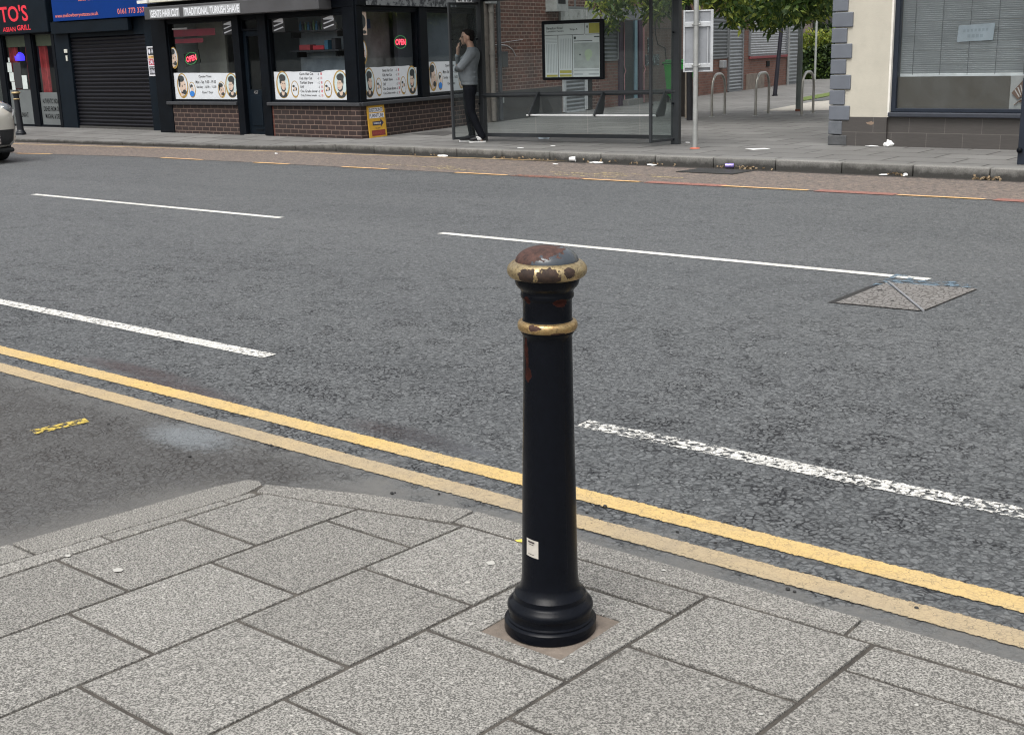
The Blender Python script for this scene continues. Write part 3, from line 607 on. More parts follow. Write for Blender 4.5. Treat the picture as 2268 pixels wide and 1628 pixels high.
def price_banner(b, x0, x1, z0, z1, y, cut=0, mirror=0):
    w, h = x1 - x0, z1 - z0; b.mi = 0
    n = 14; top = [(x1 - w * k / n, z1 - (.035 if k in (cut, cut + 1) else .004 * math.sin(k * 2.1) + (.015 if cut and k > cut else 0))) for k in range(n + 1)]
    b.poly([(x0, y, z0), (x1, y, z0)] + [(p, y, q) for p, q in top])
    portrait(b, x0 + .12 * w, z0 + .52 * h, .095 * w, .48 * h, y, 0 if not mirror else 1, x0); portrait(b, x0 + .285 * w, z0 + .36 * h, .055 * w, .30 * h, y, 2)
    portrait(b, x0 + .735 * w, z0 + .36 * h, .055 * w, .30 * h, y, 2); portrait(b, x0 + .905 * w, z0 + .52 * h, .098 * w, .48 * h, y, 1, -99, x1)
    for k, (s, ln) in enumerate((('Gents Hair Cut', .19), ('Kids Hair Cut', .17), ('Turkish Shave', .18), ('OAP', .055), ('One Grade allover', .235), ('Cut,Colour,wash', .22))):
        z = z0 + h * (.84 - .148 * k); b.mi = 5; b.text(s, x0 + .36 * w, z, ln * w, .092 * h, y - .0012); b.mi = 5; b.text('- £', x0 + .60 * w, z, .028 * w, .08 * h, y - .0012); b.mi = 6; b.text('10' if k % 2 else '8', x0 + .645 * w, z, .022 * w, .09 * h, y - .0012)
def hours_banner(b, x0, x1, z0, z1, y):
    w, h = x1 - x0, z1 - z0; b.mi = 0; b.poly([(x0, y, z0), (x1, y, z0), (x1, y, z1 - .01), (x0 + w * .5, y, z1 + .004), (x0, y, z1 + .012)])
    portrait(b, x0 + .13 * w, z0 + .52 * h, .09 * w, .49 * h, y, 3, x0); portrait(b, x0 + .28 * w, z0 + .36 * h, .055 * w, .31 * h, y, 4)
    portrait(b, x0 + .745 * w, z0 + .36 * h, .06 * w, .31 * h, y, 3); portrait(b, x0 + .90 * w, z0 + .52 * h, .095 * w, .47 * h, y, 1, -99, x1)
    b.mi = 5
    for s, xx, zz, ln in (('Opening Times', .40, .80, .20), ('Mon - Sat  9.00 - 19.00', .345, .60, .32), ('Sunday   10.00 - 16.00', .355, .40, .31), ('Open 7 Days', .435, .19, .17)): b.text(s, x0 + xx * w, z0 + zz * h, ln * w, .12 * h, y - .0012)
def window(parent, x0, x1, z0, z1, fw=.06, fd=.09, y=.0, fm=None, gm=None, rotz=0, mull=(), trans=()):
    b = MB(); b.box(x0, x0 + fw, y, y + fd, z0, z1); b.box(x1 - fw, x1, y, y + fd, z0, z1); b.box(x0 + fw, x1 - fw, y, y + fd, z0, z0 + fw); b.box(x0 + fw, x1 - fw, y, y + fd, z1 - fw, z1)
    for m in mull: b.box(m - fw / 2, m + fw / 2, y + .002, y + fd - .002, z0 + fw, z1 - fw)
    for m in trans: b.box(x0 + fw, x1 - fw, y + .002, y + fd - .002, m - fw / 2, m + fw / 2)
    wo_ = b.build('window', fm or M_blk, parent, bevel=.004, rotz=rotz)
    g = MB(); g.poly([(x0 + fw, y + fd * .55, z0 + fw), (x1 - fw, y + fd * .55, z0 + fw), (x1 - fw, y + fd * .55, z1 - fw), (x0 + fw, y + fd * .55, z1 - fw)]); g.build('pane', gm or M_glass, wo_)
    return wo_
# ---- barber shop on the corner: local x along the front, y into the building
BX, BY = -16.27, 15.62
SROT = math.atan2(.985, -.175)
bs = thing('barber_shop', 'corner barber shop with black frames, white price banners and dark brick base', 'shop', (BX, BY, 0))
# base walls
parts('wall', M_brick_dk, bs, [(-5.62, -3.43, 0, .2, -.05, .69), (-2.36, -.0, 0, .2, -.05, .69)])
parts('brick_pier', M_brick_rd, bs, [(-3.43, -3.36, -.004, .2, -.05, .69), (-2.50, -2.36, -.004, .2, -.05, .69)])
b = MB(); b.box(.0, 4.33, .0, .2, -.05, .69); b.build('wall', M_brick_dk, bs, rotz=SROT)
parts('sill', M_sill, bs, [(-5.66, -3.40, -.07, .16, .69, .755), (-2.48, .05, -.07, .16, .69, .755)], .012)
b = MB(); b.box(-.02, 4.36, -.07, .16, .69, .757); b.build('sill', M_sill, bs, bevel=.012, rotz=SROT)
# frame posts, head
b = MB(); b.box(-6.02, -5.53, -.02, .2, -.05, 2.40); b.box(-3.40, -3.20, -.03, .16, .0, 2.40); b.box(-2.64, -2.40, -.03, .16, .0, 2.40)
b.box(-.30, .0, -.035, .18, .757, 2.40); b.box(-5.53, -.30, .01, .16, 2.315, 2.40); b.build('frame', M_blk, bs, bevel=.008)
b = MB(); b.box(.0, .15, -.03, .16, .757, 2.42); b.box(2.0, 2.27, -.03, .16, .757, 2.42); b.box(4.06, 4.33, -.03, .16, .757, 2.42); b.box(.15, 4.06, .01, .16, 2.36, 2.42); b.build('frame', M_blk, bs, bevel=.008, rotz=SROT)
w1 = window(bs, -5.53, -3.40, .755, 2.315, .035, .1, .02); b = MB(); hours_banner(b, -5.49, -3.44, .80, 1.31, .06); b.build('banner', PM, w1)
b = MB(); portrait(b, -5.43, 1.62, .135, .215, .06, 3, -5.495); b.build('oval_picture', PM, w1)
w2 = window(bs, -2.40, -.30, .755, 2.315, .04, .1, .02); b = MB(); price_banner(b, -2.355, -.345, .80, 1.325, .06, 5); b.build('banner', PM, w2)
w3 = window(bs, .15, 2.0, .757, 2.36, .035, .1, .02, rotz=SROT); b = MB(); price_banner(b, .19, 1.96, .80, 1.355, .06, 0); b.build('banner', PM, w3)
b = MB(); portrait(b, .22, 1.62, .17, .24, .06, 3, .19); b.mi = 3; b.rect(.19, .42, 1.92, 2.32, .06); b.mi = 4; b.ell(.26, 2.15, .13, .13, .058, .19); b.ell(.33, 1.97, .07, .03, .058); b.build('oval_picture', PM, w3)
w4 = window(bs, 2.27, 4.06, .757, 2.36, .035, .1, .02, rotz=SROT); b = MB(); hours_banner(b, 2.31, 4.02, .83, 1.40, .06); b.build('banner', PM, w4)
# door
dr = MB().box(-3.20, -2.64, .07, .12, .1, .98).box(-3.20, -3.11, .07, .12, .98, 2.08).box(-2.73, -2.64, .07, .12, .98, 2.08).box(-3.11, -2.73, .07, .12, 1.98, 2.08).build('door', M_navy, bs, bevel=.006)
MB().poly([(-3.11, .095, .98), (-2.73, .095, .98), (-2.73, .095, 1.98), (-3.11, .095, 1.98)]).build('pane', M_glass, dr)
b = MB(); b.box(-3.08, -2.76, .055, .07, .30, .88); b.build('panel', M_navy, dr, bevel=.006); b = MB(); b.text('457', -2.99, .90, .13, .065, .066); b.build('number', mat('dull_chrome', (.25, .25, .25), .4, .6), dr)
b = MB(); b.box(-3.0, -2.78, .062, .072, .20, .24); b.build('letter_plate', M_blk, dr); b = MB(); b.tube([(-2.675, .05, .92), (-2.675, .02, .98), (-2.675, .05, 1.04)], .012, 8); b.build('handle', mat('dull_chrome', (.25, .25, .25), .4, .6), dr)
w5 = window(bs, -3.20, -2.64, 2.08, 2.315, .04, .08, .04)
MB().box(-3.24, -2.60, -.06, .3, -.02, .135).build('doorstep', mat('worn_step', (.17, .165, .155), .8, dirt=.3), bs, bevel=.01)
# shutter box and fascia
M_valance = mat('dusty_grey_valance', (.060, .060, .064), .7, var=.2, vs=2, dirt=.25)
b = MB(); b.prismY([(-5.73, 2.375), (-.55, 2.375), (-.55, 2.62), (-5.73, 2.62)], -.34, -.03); b.build('shutter_box', M_valance, bs, bevel=.012)
b = MB(); b.box(-6.05, .0, -.03, .25, 2.40, 2.70); b.build('fascia', M_blk, bs, bevel=.01)
b = MB(); b.box(-5.65, .02, -.26, -.0, 2.70, 2.80); b.box(-5.60, .0, -.12, .1, 2.80, 3.45); b.build('shop_sign', mat('cream_sign_board', (.62, .60, .50), .6, dirt=.25), bs, bevel=.01)
b = MB(); b.box(-6.0, -5.66, -.30, -.04, 2.70, 2.76); b.lathe([(0, .03), (.05, .06), (.12, .05), (.16, .07), (.22, .03)], 16, (-5.85, -.17, 2.76)); b.build('scroll_bracket', mat('white_bracket', (.7, .7, .68), .6), bs, 40)
M_plate = mat('grey_letter_panel', (.30, .31, .32), .6, var=.15, vs=12)
M_letw = mat('letter_white', (.74, .76, .80), .5, var=.08, vs=15)
b = MB(); b.mi = 0; b.box(-5.53, -4.56, -.348, -.340, 2.40, 2.565); b.box(-4.43, -2.70, -.348, -.340, 2.395, 2.57); b.mi = 1
for s, x, ww in (('GENTS HAIR CUT', -5.50, .92), ('TRADITIONAL', -4.40, .76), ('TURKISH SHAVE', -3.60, .88)): b.text(s, x, 2.415, ww, .135, -.3495)
b.build('lettering_panel', [M_plate, M_letw], bs)
b = MB(); b.box(.0, 4.33, -.05, .2, 2.42, 2.80); b.build('fascia', M_blk, bs, bevel=.01, rotz=SROT)
def flaky():
    t = NT('scraped_fascia'); v = t.coord(); n = t.noise(v, 9, 7, .75, .5); c = t.mix(t.ramp(n, .44, .52), (.015, .018, .022), (.16, .17, .175)); return t.end(t.bsdf(c, .7))
b = MB(); b.box(.28, 3.3, -.062, -.05, 2.43, 2.76); b.build('scraped_board', flaky(), bs, rotz=SROT)
b = MB(); b.mi = 0; b.box(3.32, 4.25, -.07, -.05, 2.50, 2.85); b.mi = 1; b.text('BARBERS', 3.36, 2.54, .85, .26, -.0712); b.build('side_sign', [mat('weathered_white_board', (.5, .5, .5), .7, var=.3, vs=6), M_print], bs, rotz=SROT)
b = MB(); b.box(-2.62, -.02, -.002, .2, 2.80, 2.9); b.build('flashing', M_blk, bs)
# upper storey and rooms (outer shell as one prism on the plan)
sx, sy = math.cos(SROT), math.sin(SROT)
pt = lambda s, d: (s * sx - d * sy, s * sy + d * sx)   # s along side, d into building
plan = [(-6.05, .06), (-.02, .06), pt(4.33, .06), (-6.05, 4.6)]
MB().prism(plan, 2.9, 6.6).build('upper_wall', M_brick_up, bs)
MB().prism([(p[0] * 1.01, p[1] - .08 if p[1] < 1 else p[1]) for p in plan], 6.6, 6.85).build('roof', mat('roof_slate', (.06, .06, .065), .7), bs)
MB().prism([(-6.0, .17), (-.1, .17), pt(4.25, .2), (-6.0, 4.4)], .02, .14).build('floor', M_floor, bs)
MB().prism([(-6.0, .17), (-.1, .17), pt(4.25, .2), (-6.0, 4.4)], 2.46, 2.55).build('ceiling', M_int, bs)
b = MB(); b.box(-6.0, -.9, 3.3, 3.4, .14, 2.46); b.box(-6.0, -5.55, .17, 3.3, .14, 2.46); b.build('inner_wall', M_int, bs)
b = MB(); b.box(-5.52, -4.62, .75, .80, .14, 2.3); b.build('curtain', mat('beige_partition', (.38, .365, .335), .9, var=.2, vs=2), bs)
parts('partition', M_intd, bs, [(-4.6, -3.3, 1.7, 1.78, .14, 2.46), (-.85, -.75, 1.8, 3.3, .14, 2.46)])
b = MB(); b.mi = 0; b.rect(-5.36, -4.02, 2.03, 2.165, .058); b.rect(-5.34, -4.42, 1.90, 1.985, .058); b.mi = 1; b.rect(-5.40, -4.9, 2.168, 2.2, .0575); b.build('red_strip_sticker', [mat('dark_red_film', (.13, .006, .018), .5, var=.3, vs=6), mat('grey_film', (.4, .4, .4), .6)], w1)
# striped posters high in the windows
for x in (-3.80, -2.32, -.95):
    b = MB(); b.mi = 0; b.rect(x, x + .36, 2.03, 2.30, .0715)
    b.mi = 1
    for k in range(3): b.poly([(x + .04, .069, 2.07 + k * .08), (x + .06, .069, 2.05 + k * .08), (x + .33, .069, 2.11 + k * .08 * (1 if k % 2 else .6)), (x + .31, .069, 2.13 + k * .08)])
    b.build('striped_poster', [M_print, M_letw], w2)
# fittings inside
def shelf(label, x0, x1, y, z):
    t = thing('wall_shelf', label, 'shelf', (BX + x0, BY + y, z), 0, 'shelves in the barber window')
    MB().box(0, x1 - x0, -.12, .14, 0, .03).build('board', mat('dark_shelf', (.03, .032, .04), .5), t)
    parts('bracket', M_blk, t, [(x, x + .03, -.08, .14, -.1, 0) for x in (.1, x1 - x0 - .13)])
shelf('upper dark shelf behind the barber window carrying a row of bottles', -2.30, -.80, .50, 2.02)
shelf('lower dark shelf behind the barber window carrying red boxes', -2.2, -.90, .52, 1.66)
def bottle(x, y, z, h, m, lab):
    b = MB(); b.lathe([(0, .028), (h * .62, .028), (h * .75, .014), (h * .9, .012), (h, .015)], 10, (0, 0, 0)); o = b.build('bottle', m, None, 40, loc=(BX + x, BY + y, z)); tag(o, lab, 'bottle', 'bottles on the barber shelves')
bm_ = [mat('bottle_blue', (.05, .18, .35), .3), mat('bottle_dark', (.03, .03, .04), .3), mat('bottle_green', (.12, .2, .1), .3), mat('bottle_pale', (.5, .5, .48), .3)]
bl = ['blue hair tonic bottle in the row on the upper barber shelf', 'dark hair product bottle in the row on the upper barber shelf', 'green hair product bottle in the row on the upper barber shelf', 'pale hair product bottle in the row on the upper barber shelf']
for k in range(10): bottle(-2.0 + k * .075, .49, 2.05, random.uniform(.14, .2), bm_[k % 3], bl[k % 3])
for k in range(3): bottle(-1.2 + k * .09, .49, 2.05, random.uniform(.1, .18), bm_[3], bl[3])
for k, (x, h, m) in enumerate(((-2.0, .1, (.35, .05, .06)), (-1.62, .08, (.5, .03, .05)), (-1.3, .17, (.04, .15, .25)), (-1.1, .2, (.02, .02, .03)))):
    o = MB().box(0, .3 if k < 2 else .1, -.08, .08, 0, h).build('product_box', mat('product_%d' % k, m, .5), None, bevel=.01, loc=(BX + x, BY + .50, 1.69)); tag(o, ('dull red flat box', 'bright red flat box', 'blue upright carton', 'black upright carton')[k] + ' on the lower barber shelf', 'box')
def chair_back(x, y, lab, side=False):
    t = thing('barber_chair', lab, 'barber chair', (BX + x, BY + y, .14), R_(20))
    MB().box(-.25, .25, -.25, .25, .5, .62).build('seat', M_print, t, bevel=.03); MB().box(-.25, .25, .18, .3, .62, 1.25).build('backrest', M_print, t, bevel=.04); MB().lathe([(0, .28), (.05, .27), (.08, .06), (.5, .05)], 16).build('base', mat('dull_chrome', (.25, .25, .25), .4, .6), t, 40)
MB().box(-2.34, -.82, .74, .78, 1.28, 2.44).build('added_backing', mat('grey_blue_backing', (.26, .29, .33), .7, var=.35, vs=2.5), bs)  # three panels added close behind the glass so the unlit interior looks lighter
MB().box(.75, 1.98, .66, .70, 1.1, 2.44).build('added_backing', mat('grey_green_backing', (.21, .225, .22), .7, var=.4, vs=2.5), bs, rotz=SROT)
MB().box(2.3, 4.0, .95, 1.0, 1.1, 2.44).build('added_backing', mat('slate_backing', (.13, .15, .18), .7, var=.3, vs=2), bs, rotz=SROT)
MB().box(.95, 1.35, .64, .655, 2.05, 2.22).build('framed_picture', mat('blue_red_picture', (.05, .08, .2), .5, var=.6, vs=14), bs, rotz=SROT)
chair_back(-1.6, 2.3, 'black barber chair seen dimly through the front price window')
# OPEN signs (lit)
M_led = mat('red_led', (1.0, .06, .10), .5, emit=2.2); M_ledg = mat('green_led', (.08, .35, .12), .5, emit=.25)
def opensign(lab, mtx, board=True, sc=1):
    t = thing('open_sign', lab, 'open sign', group='lit open signs'); t.matrix_world = mtx
    if board: MB().box(-.25, .25, .0, .03, -.13, .13).build('board', mat('sign_board_black', (.012, .016, .014), .5), t, bevel=.01)
    b = MB()
    for k in range(40):
        a, c = math.pi * 2 * k / 40, math.pi * 2 * (k + 1) / 40; b.tube([(.2 * math.cos(a), -.012, .115 * math.sin(a)), (.2 * math.cos(c), -.012, .115 * math.sin(c))], .006, 6, False)
    b.build('ring', M_ledg, t)
    b = MB(); b.text('OPEN', -.165, -.055, .33, .11, -.01); b.build('lettering', M_led, t)
opensign('lit red OPEN sign tilted on a black board in the left barber window', Matrix.Translation((BX - 4.98, BY + .16, 1.60)) @ Matrix.Rotation(R_(-9), 4, 'Y') @ Matrix.Scale(1, 4))
SM = Matrix.Translation((BX, BY, 0)) @ Matrix.Rotation(SROT, 4, 'Z')
opensign('lit red OPEN sign with green ring in the side barber window', SM @ Matrix.Translation((1.60, .16, 1.79)), False)
# yellow board leaning on the corner
yb = thing('advert_board', 'yellow discount furniture board with black arrow at the barber shop corner', 'sign board'); yb.matrix_world = SM @ Matrix.Translation((.15, -.075, .12)) @ Matrix.Rotation(R_(-4), 4, 'X')
MB().box(0, .54, .0, .02, 0, .57).build('board', mat('yellow_board', (.60, .34, .03), .6, var=.15, vs=5, dirt=.3), yb, bevel=.003)
b = MB(); b.mi = 0; b.rect(.05, .47, .45, .53, -.0012); b.rect(.04, .50, .345, .43, -.0012); b.mi = 1; b.text('DISCOUNT', .06, .458, .40, .062, -.0024); b.text('FURNITURE', .05, .355, .43, .065, -.0024)
b.poly([(.12, -.0012, .215), (.37, -.0012, .215), (.37, -.0012, .18), (.47, -.0012, .255), (.37, -.0012, .33), (.37, -.0012, .285), (.12, -.0012, .285)]); b.mi = 0; b.text('WAREHOUSE', .15, .235, .23, .03, -.0024); b.mi = 1; b.text('TO VISIT', .19, .15, .16, .022, -.0012)
b.mi = 2; b.rect(.07, .49, .03, .13, -.0012); b.mi = 3; b.text('WAREHOUSE', .09, .05, .38, .06, -.0024); b.build('lettering', [M_letw, mat('board_navy', (.03, .03, .07), .6), mat('board_maroon', (.22, .03, .03), .6), mat('board_maroon_text', (.32, .07, .05), .6)], yb)
# ---- shop with the blue sign and closed shutter
es = thing('shuttered_shop', 'shop with bright blue fascia sign and closed black roller shutter', 'shop', (-26.6, 16.0, 0))
parts('pilaster', M_navy, es, [(.0, .60, -.02, .3, -.05, 2.5), (3.52, 4.55, -.02, .3, -.05, 2.5)], .01); parts('lintel', M_navy, es, [(.6, 3.52, .02, .3, 2.13, 2.5)])
b = MB(); b.box(.1, 3.12, -.13, -.02, 2.22, 2.475); b.build('shutter_box', M_navy, es, bevel=.012)
b = MB(); b.box(.58, 3.54, .02, .3, -.05, .17); b.build('threshold', mat('dark_step', (.05, .048, .045), .8), es)
b = MB(); n = 24
for k in range(n):
    z = .17 + k * 1.96 / n; hh = 1.96 / n; b.add([(.60, .05, z), (3.52, .05, z), (3.52, .025, z + hh * .55), (.60, .025, z + hh * .55), (3.52, .052, z + hh * .92), (.60, .052, z + hh * .92), (3.52, .065, z + hh), (.60, .065, z + hh)], [(0, 1, 2, 3), (3, 2, 4, 5), (5, 4, 6, 7)])
b.build('roller_shutter', mat('black_shutter', (.008, .008, .011), .42, var=.25, vs=3, spec=.2), es)
b = MB(); b.box(.30, 4.45, -.16, -.02, 2.49, 3.3); b.build('sign', mat('blue_sign', (.002, .030, .17), .5, var=.06, vs=2, spec=.1), es, bevel=.006)
for s, x, z, ww, hh in (('www.mellowberryestates.co.uk', .40, 2.545, 1.72, .10), ('0161 773 337', 2.84, 2.555, .98, .115), ('sales and letting agents', 1.40, 2.86, 1.55, .12)): MB().text(s, x, z, ww, hh, -.162).build('lettering', mat('salmon_letters', (.62, .16, .13), .5), es)
parts('door_entry_box', mat('pale_plastic', (.55, .55, .5), .5), es, [(.40, .52, -.045, -.02, 1.80, 1.88), (.44, .50, -.045, -.02, 1.62, 1.74)], .006)
MB().box(0, 4.55, .05, 5, 3.0, 6.6).build('upper_wall', M_brick_up, es); MB().box(0, 4.55, .3, .34, 0, 3).build('inner_wall', M_intd, es); MB().box(-.05, 4.6, -.1, 5.2, 6.6, 6.85).build('roof', mat('roof_slate', (.06, .06, .065), .7), es)
wp = thing('warning_poster', 'white warning poster with a red 24/7 band beside the shutter', 'poster', (-23.02, 15.975, 1.26), 0)
MB().box(0, .54, -.008, .005, 0, .61).build('board', mat('poster_white', (.66, .66, .70), .5), wp)
b = MB(); b.mi = 0; b.rect(.03, .51, .43, .585, -.0095); b.mi = 1; b.text('WARNING', .15, .455, .34, .11, -.011); b.ell(.085, .505, .035, .05, -.011); b.mi = 2; b.rect(.03, .51, .36, .42, -.0095); b.mi = 0; b.text('24hr Recording', .13, .375, .25, .032, -.011)
b.mi = 3; b.rect(.03, .51, .225, .352, -.0095); b.mi = 1; b.text('24/7', .05, .24, .20, .10, -.011); b.mi = 0; b.text('SURVEILLANCE', .27, .265, .22, .05, -.011); b.mi = 0; b.rect(.03, .51, .03, .20, -.0095); b.mi = 1; b.text('TO REPORT CALL', .06, .158, .40, .028, -.011); b.text('07869 117 034', .05, .05, .44, .085, -.011)
b.build('lettering', [M_print, mat('poster_pale', (.62, .63, .70), .5), mat('poster_amber', (.6, .36, .12), .5), mat('poster_red', (.42, .05, .08), .5)], wp)
# ---- restaurant at the far left
rs = thing('restaurant', 'grill restaurant with black fascia, red lettering and red curtains', 'restaurant', (-26.6, 16.0, 0))
b = MB(); b.box(-8, 0, -.14, .3, 2.27, 3.5); b.build('fascia', M_navy, rs, bevel=.02)
b = MB(); b.box(-.12, .0, -.03, .3, -.05, 2.27); b.box(-1.30, -1.03, -.01, .14, .05, 2.27); b.box(-2.62, -2.38, -.01, .14, .05, 2.27); b.box(-8, 0, -.01, .2, -.05, .14); b.box(-4.6, -4.4, -.01, .14, .05, 2.27); b.build('frame', M_blk, rs, bevel=.008)
rw = []
for x0, x1 in ((-1.03, -.12), (-2.38, -1.30), (-4.4, -2.62), (-8, -4.6)): rw.append(window(rs, x0, x1, .14, 2.27, .03, .07, .02))
M_frost = mat('frosted_film', (.125, .138, .14), .35, var=.15, vs=2)
b = MB(); b.mi = 0; b.rect(-1.0, -.15, .17, .92, .052); b.mi = 1
for s, x, z, ww in (('AUTHENTIC INDIAN', -.92, .66, .86), ('DISHES FROM OLD', -.90, .48, .86), ('MUGHAL & DELHI', -.86, .31, .80)): b.text(s, x, z, min(ww, -.15 - x), .115, .0505)
b.build('frosted_film', [M_frost, mat('film_lettering', (.004, .004, .005), .7, spec=.1)], rw[0]); b = MB(); b.mi = 0; b.rect(-2.35, -1.33, .17, .98, .052); b.mi = 1; b.text('RESTAURANT', -2.24, .33, .62, .115, .0505); b.build('frosted_film', [M_frost, mat('film_lettering', (.004, .004, .005), .7, spec=.1)], rw[1])
M_cur = mat('dark_red_curtain', (.30, .03, .035), .9, var=.4, vs=6)
for xs, xe in ((-1.0, -.68), (-.28, -.12), (-2.36, -2.0), (-1.6, -1.32)):
    b = MB(); pts = []; n = 14
    for k in range(n + 1): pts.append((xs + (xe - xs) * k / n, .16 + .035 * math.sin(k * 1.9)))
    for (a, ya), (c, yc) in zip(pts, pts[1:]): b.poly([(a, ya, .2), (c, yc, .2), (c, yc, 2.0), (a, ya, 2.0)])
    b.build('curtain', M_cur, rs)
b = MB(); b.box(-8, 0, .12, .15, 1.98, 2.27); b.build('pelmet', mat('dull_green_pelmet', (.10, .11, .07), .8), rs); b = MB(); b.box(-8, 0, .6, .65, .1, 2.27); b.build('inner_wall', mat('dark_slats', (.05, .055, .05), .8), rs)
MB().box(-8, 0, .17, .6, .05, .14).build('floor', M_floor, rs)
b = MB(); b.mi = 0
for x0, x1, z0, z1 in ((-2.33, -2.13, 1.40, 1.62), (-2.28, -2.08, 1.18, 1.39), (-2.22, -2.07, .98, 1.17), (-1.72, -1.50, 1.00, 1.32), (-2.25, -2.18, 1.63, 1.74)): b.rect(x0, x1, z0, z1, .052)
b.mi = 1; b.rect(-2.06, -1.72, 1.02, 1.62, .052); b.build('notices', [mat('notice_paper', (.55, .60, .58), .6), M_print], rw[1])
b = MB(); b.lathe([(0, .11), (.10, .115), (.16, .09), (.2, .03)], 16, (-2.05, .25, 1.66)); b.build('blue_lamp', mat('blue_lamp_glow', (.06, .04, .8), .5, emit=1.2), rs, 40)
b = MB(); b.tube([(-2.05, .25, 1.86), (-2.05, .25, 2.27)], .02, 6); b.build('lamp_cord', M_blk, rs)
for s, x, z, ww, hh, sl in (("TO'S", -2.02, 2.545, 1.25, .37, -.03), ('ASIAN', -1.97, 2.33, .58, .105, 0), ('GRILL', -1.32, 2.345, .60, .12, 0)): MB().text(s, x, z, ww, hh, -.142, sl).build('lettering', mat('red_letters', (.75, .025, .05), .4), rs)
MB().box(-8, -.0, .05, 5, 3.5, 6.6).build('upper_wall', M_brick_up, rs); MB().box(-8.05, 0, -.1, 5.2, 6.6, 6.85).build('roof', mat('roof_slate', (.06, .06, .065), .7), rs)
# ------------------------------------------------------------------ brick terrace down the side street (local x along the wall, y into it)
M_brick_a = brick_mat('aged_red_brick', '764a3c', '5a3a31', 'a08a7e', .225, .076, .009, grime=.5)
M_brick_b = brick_mat('orange_red_brick', '80594c', '6c483e', '74675f', .225, .076, .009, grime=.3)
M_brick_w = brick_mat('washed_brick', '6a4a40', '5c443c', '70625a', .225, .076, .009, wash='7d7068', grime=.3)
M_dado = mat('dark_render', (.050, .048, .047), .8, var=.25, vs=2, dirt=.4)
M_shut = mat('galvanised_shutter', (.26, .275, .285), .42, .55, var=.15, vs=3, dirt=.3); M_shutd = mat('dark_grey_shutter', (.135, .145, .15), .5, .3, var=.2, vs=3, dirt=.3)
M_rail = mat('steel_guide_rail', (.20, .21, .22), .5, .4, dirt=.3)
def shutter(b, x0, x1, z0, z1, y=-.01, pitch=.085):
    n = max(2, int((z1 - z0) / pitch)); hh = (z1 - z0) / n
    for k in range(n):
        z = z0 + k * hh; b.add([(x0, y, z), (x1, y, z), (x1, y - .022, z + hh * .5), (x0, y - .022, z + hh * .5), (x1, y, z + hh * .9), (x0, y, z + hh * .9), (x1, y + .01, z + hh), (x0, y + .01, z + hh)], [(0, 1, 2, 3), (3, 2, 4, 5), (5, 4, 6, 7)])
def shut_part(par, x0, x1, z0, z1, m, pitch=.085, y=-.01, fw=.05, box=.0):
    b = MB(); shutter(b, x0 + fw, x1 - fw, z0, z1, y, pitch); o = b.build('roller_shutter', m, par)
    f = MB(); f.box(x0, x0 + fw, y - .04, .02, z0 - .02, z1); f.box(x1 - fw, x1, y - .04, .02, z0 - .02, z1); f.box(x0 + fw, x1 - fw, y - .03, .02, z0 - .05, z0 - .002)
    if box: f.box(x0 - .03, x1 + .03, y - .2, .02, z1, z1 + box)
    f.build('guide_rail', M_rail, o, bevel=.004); return o
tb = thing('brick_house', 'aged red brick house wall behind the bus shelter beside the barber shop', 'house', (BX, BY, 0), SROT)
MB().box(4.86, 10.06, .0, 5, .12, 6.4).box(4.86, 7.95, -.002, .01, .7, .72).build('wall', M_brick_a, tb)
b = MB(); b.box(4.86, 7.9, -.03, .02, .05, .74); b.build('dado', M_dado, tb, bevel=.008)
b = MB(); b.box(4.335, 4.86, -.02, 4, .05, 6.4); b.build('stone_pier', mat('brown_stone_pier', (.17, .14, .12), .85, var=.35, vs=5, bump=.5, bs=20, dirt=.4), tb)
for x, r, m in ((4.62, .05, mat('grey_brown_pipe', (.20, .175, .155), .7, var=.3, vs=6)), (4.93, .045, mat('dark_drain_pipe', (.035, .04, .048), .5))):
    b = MB(); b.tube([(x, -.08, .15), (x, -.08, 3.4)], r, 12)
    for z in (.6, 1.5, 2.35): b.tube([(x, -.08, z), (x, -.08, z + .07)], r * 1.2, 12)
    b.build('drain_pipe', m, tb, 40)
MB().box(4.5, 4.78, -.15, -.01, 2.52, 2.70).build('vent_hood', mat('grey_hopper', (.28, .28, .28), .7), tb, bevel=.01)
MB().box(5.0, 5.27, -.10, .0, 1.24, 1.56).build('utility_box', mat('black_meter_box', (.012, .014, .018), .4), tb, bevel=.012)
MB().box(4.98, 5.12, -.06, -.0, .50, .68).build('junction_box', mat('pale_grey_box', (.38, .40, .40), .5), tb, bevel=.006)
b = MB(); pts = [(4.75, -.006, 1.70), (5.1, -.006, 1.70), (5.4, -.006, 1.68), (5.62, -.006, 1.60), (5.78, -.006, 1.46)]; b.tube(pts, .012, 5); b.tube([(5.1, -.006, 1.74), (6.1, -.006, 1.80)], .006, 5); b.build('graffiti_scrawl', mat('chalk_paint', (.55, .5, .5), .8), tb)
b = MB(); b.box(7.22, 7.80, -.28, .0, 2.40, 2.74); b.mi = 1; b.box(7.30, 7.66, -.285, -.28, 2.56, 2.66); b.build('air_conditioner', [mat('ac_grey', (.36, .37, .36), .5, dirt=.3), M_blk], tb, bevel=.0)
wq = window(tb, 7.82, 9.65, 2.47, 3.5, .06, .08, -.02, mat('grey_window_frame', (.14, .15, .15), .5), M_glass, mull=(8.7,)); MB().box(7.82, 9.65, .08, .1, 2.47, 3.5).build('dark_backing', M_blk, wq)
MB().box(7.85, 9.95, -.06, .0, 2.18, 2.465).build('lintel_board', mat('peeling_white_board', (.42, .43, .41), .7, var=.3, vs=4, dirt=.7), tb, bevel=.008)
s0 = shut_part(tb, 7.98, 9.25, .16, 2.18, M_shut, .09, fw=.12); s0.children[0].data.materials[0] = mat('white_door_frame', (.50, .52, .54), .6, dirt=.3)
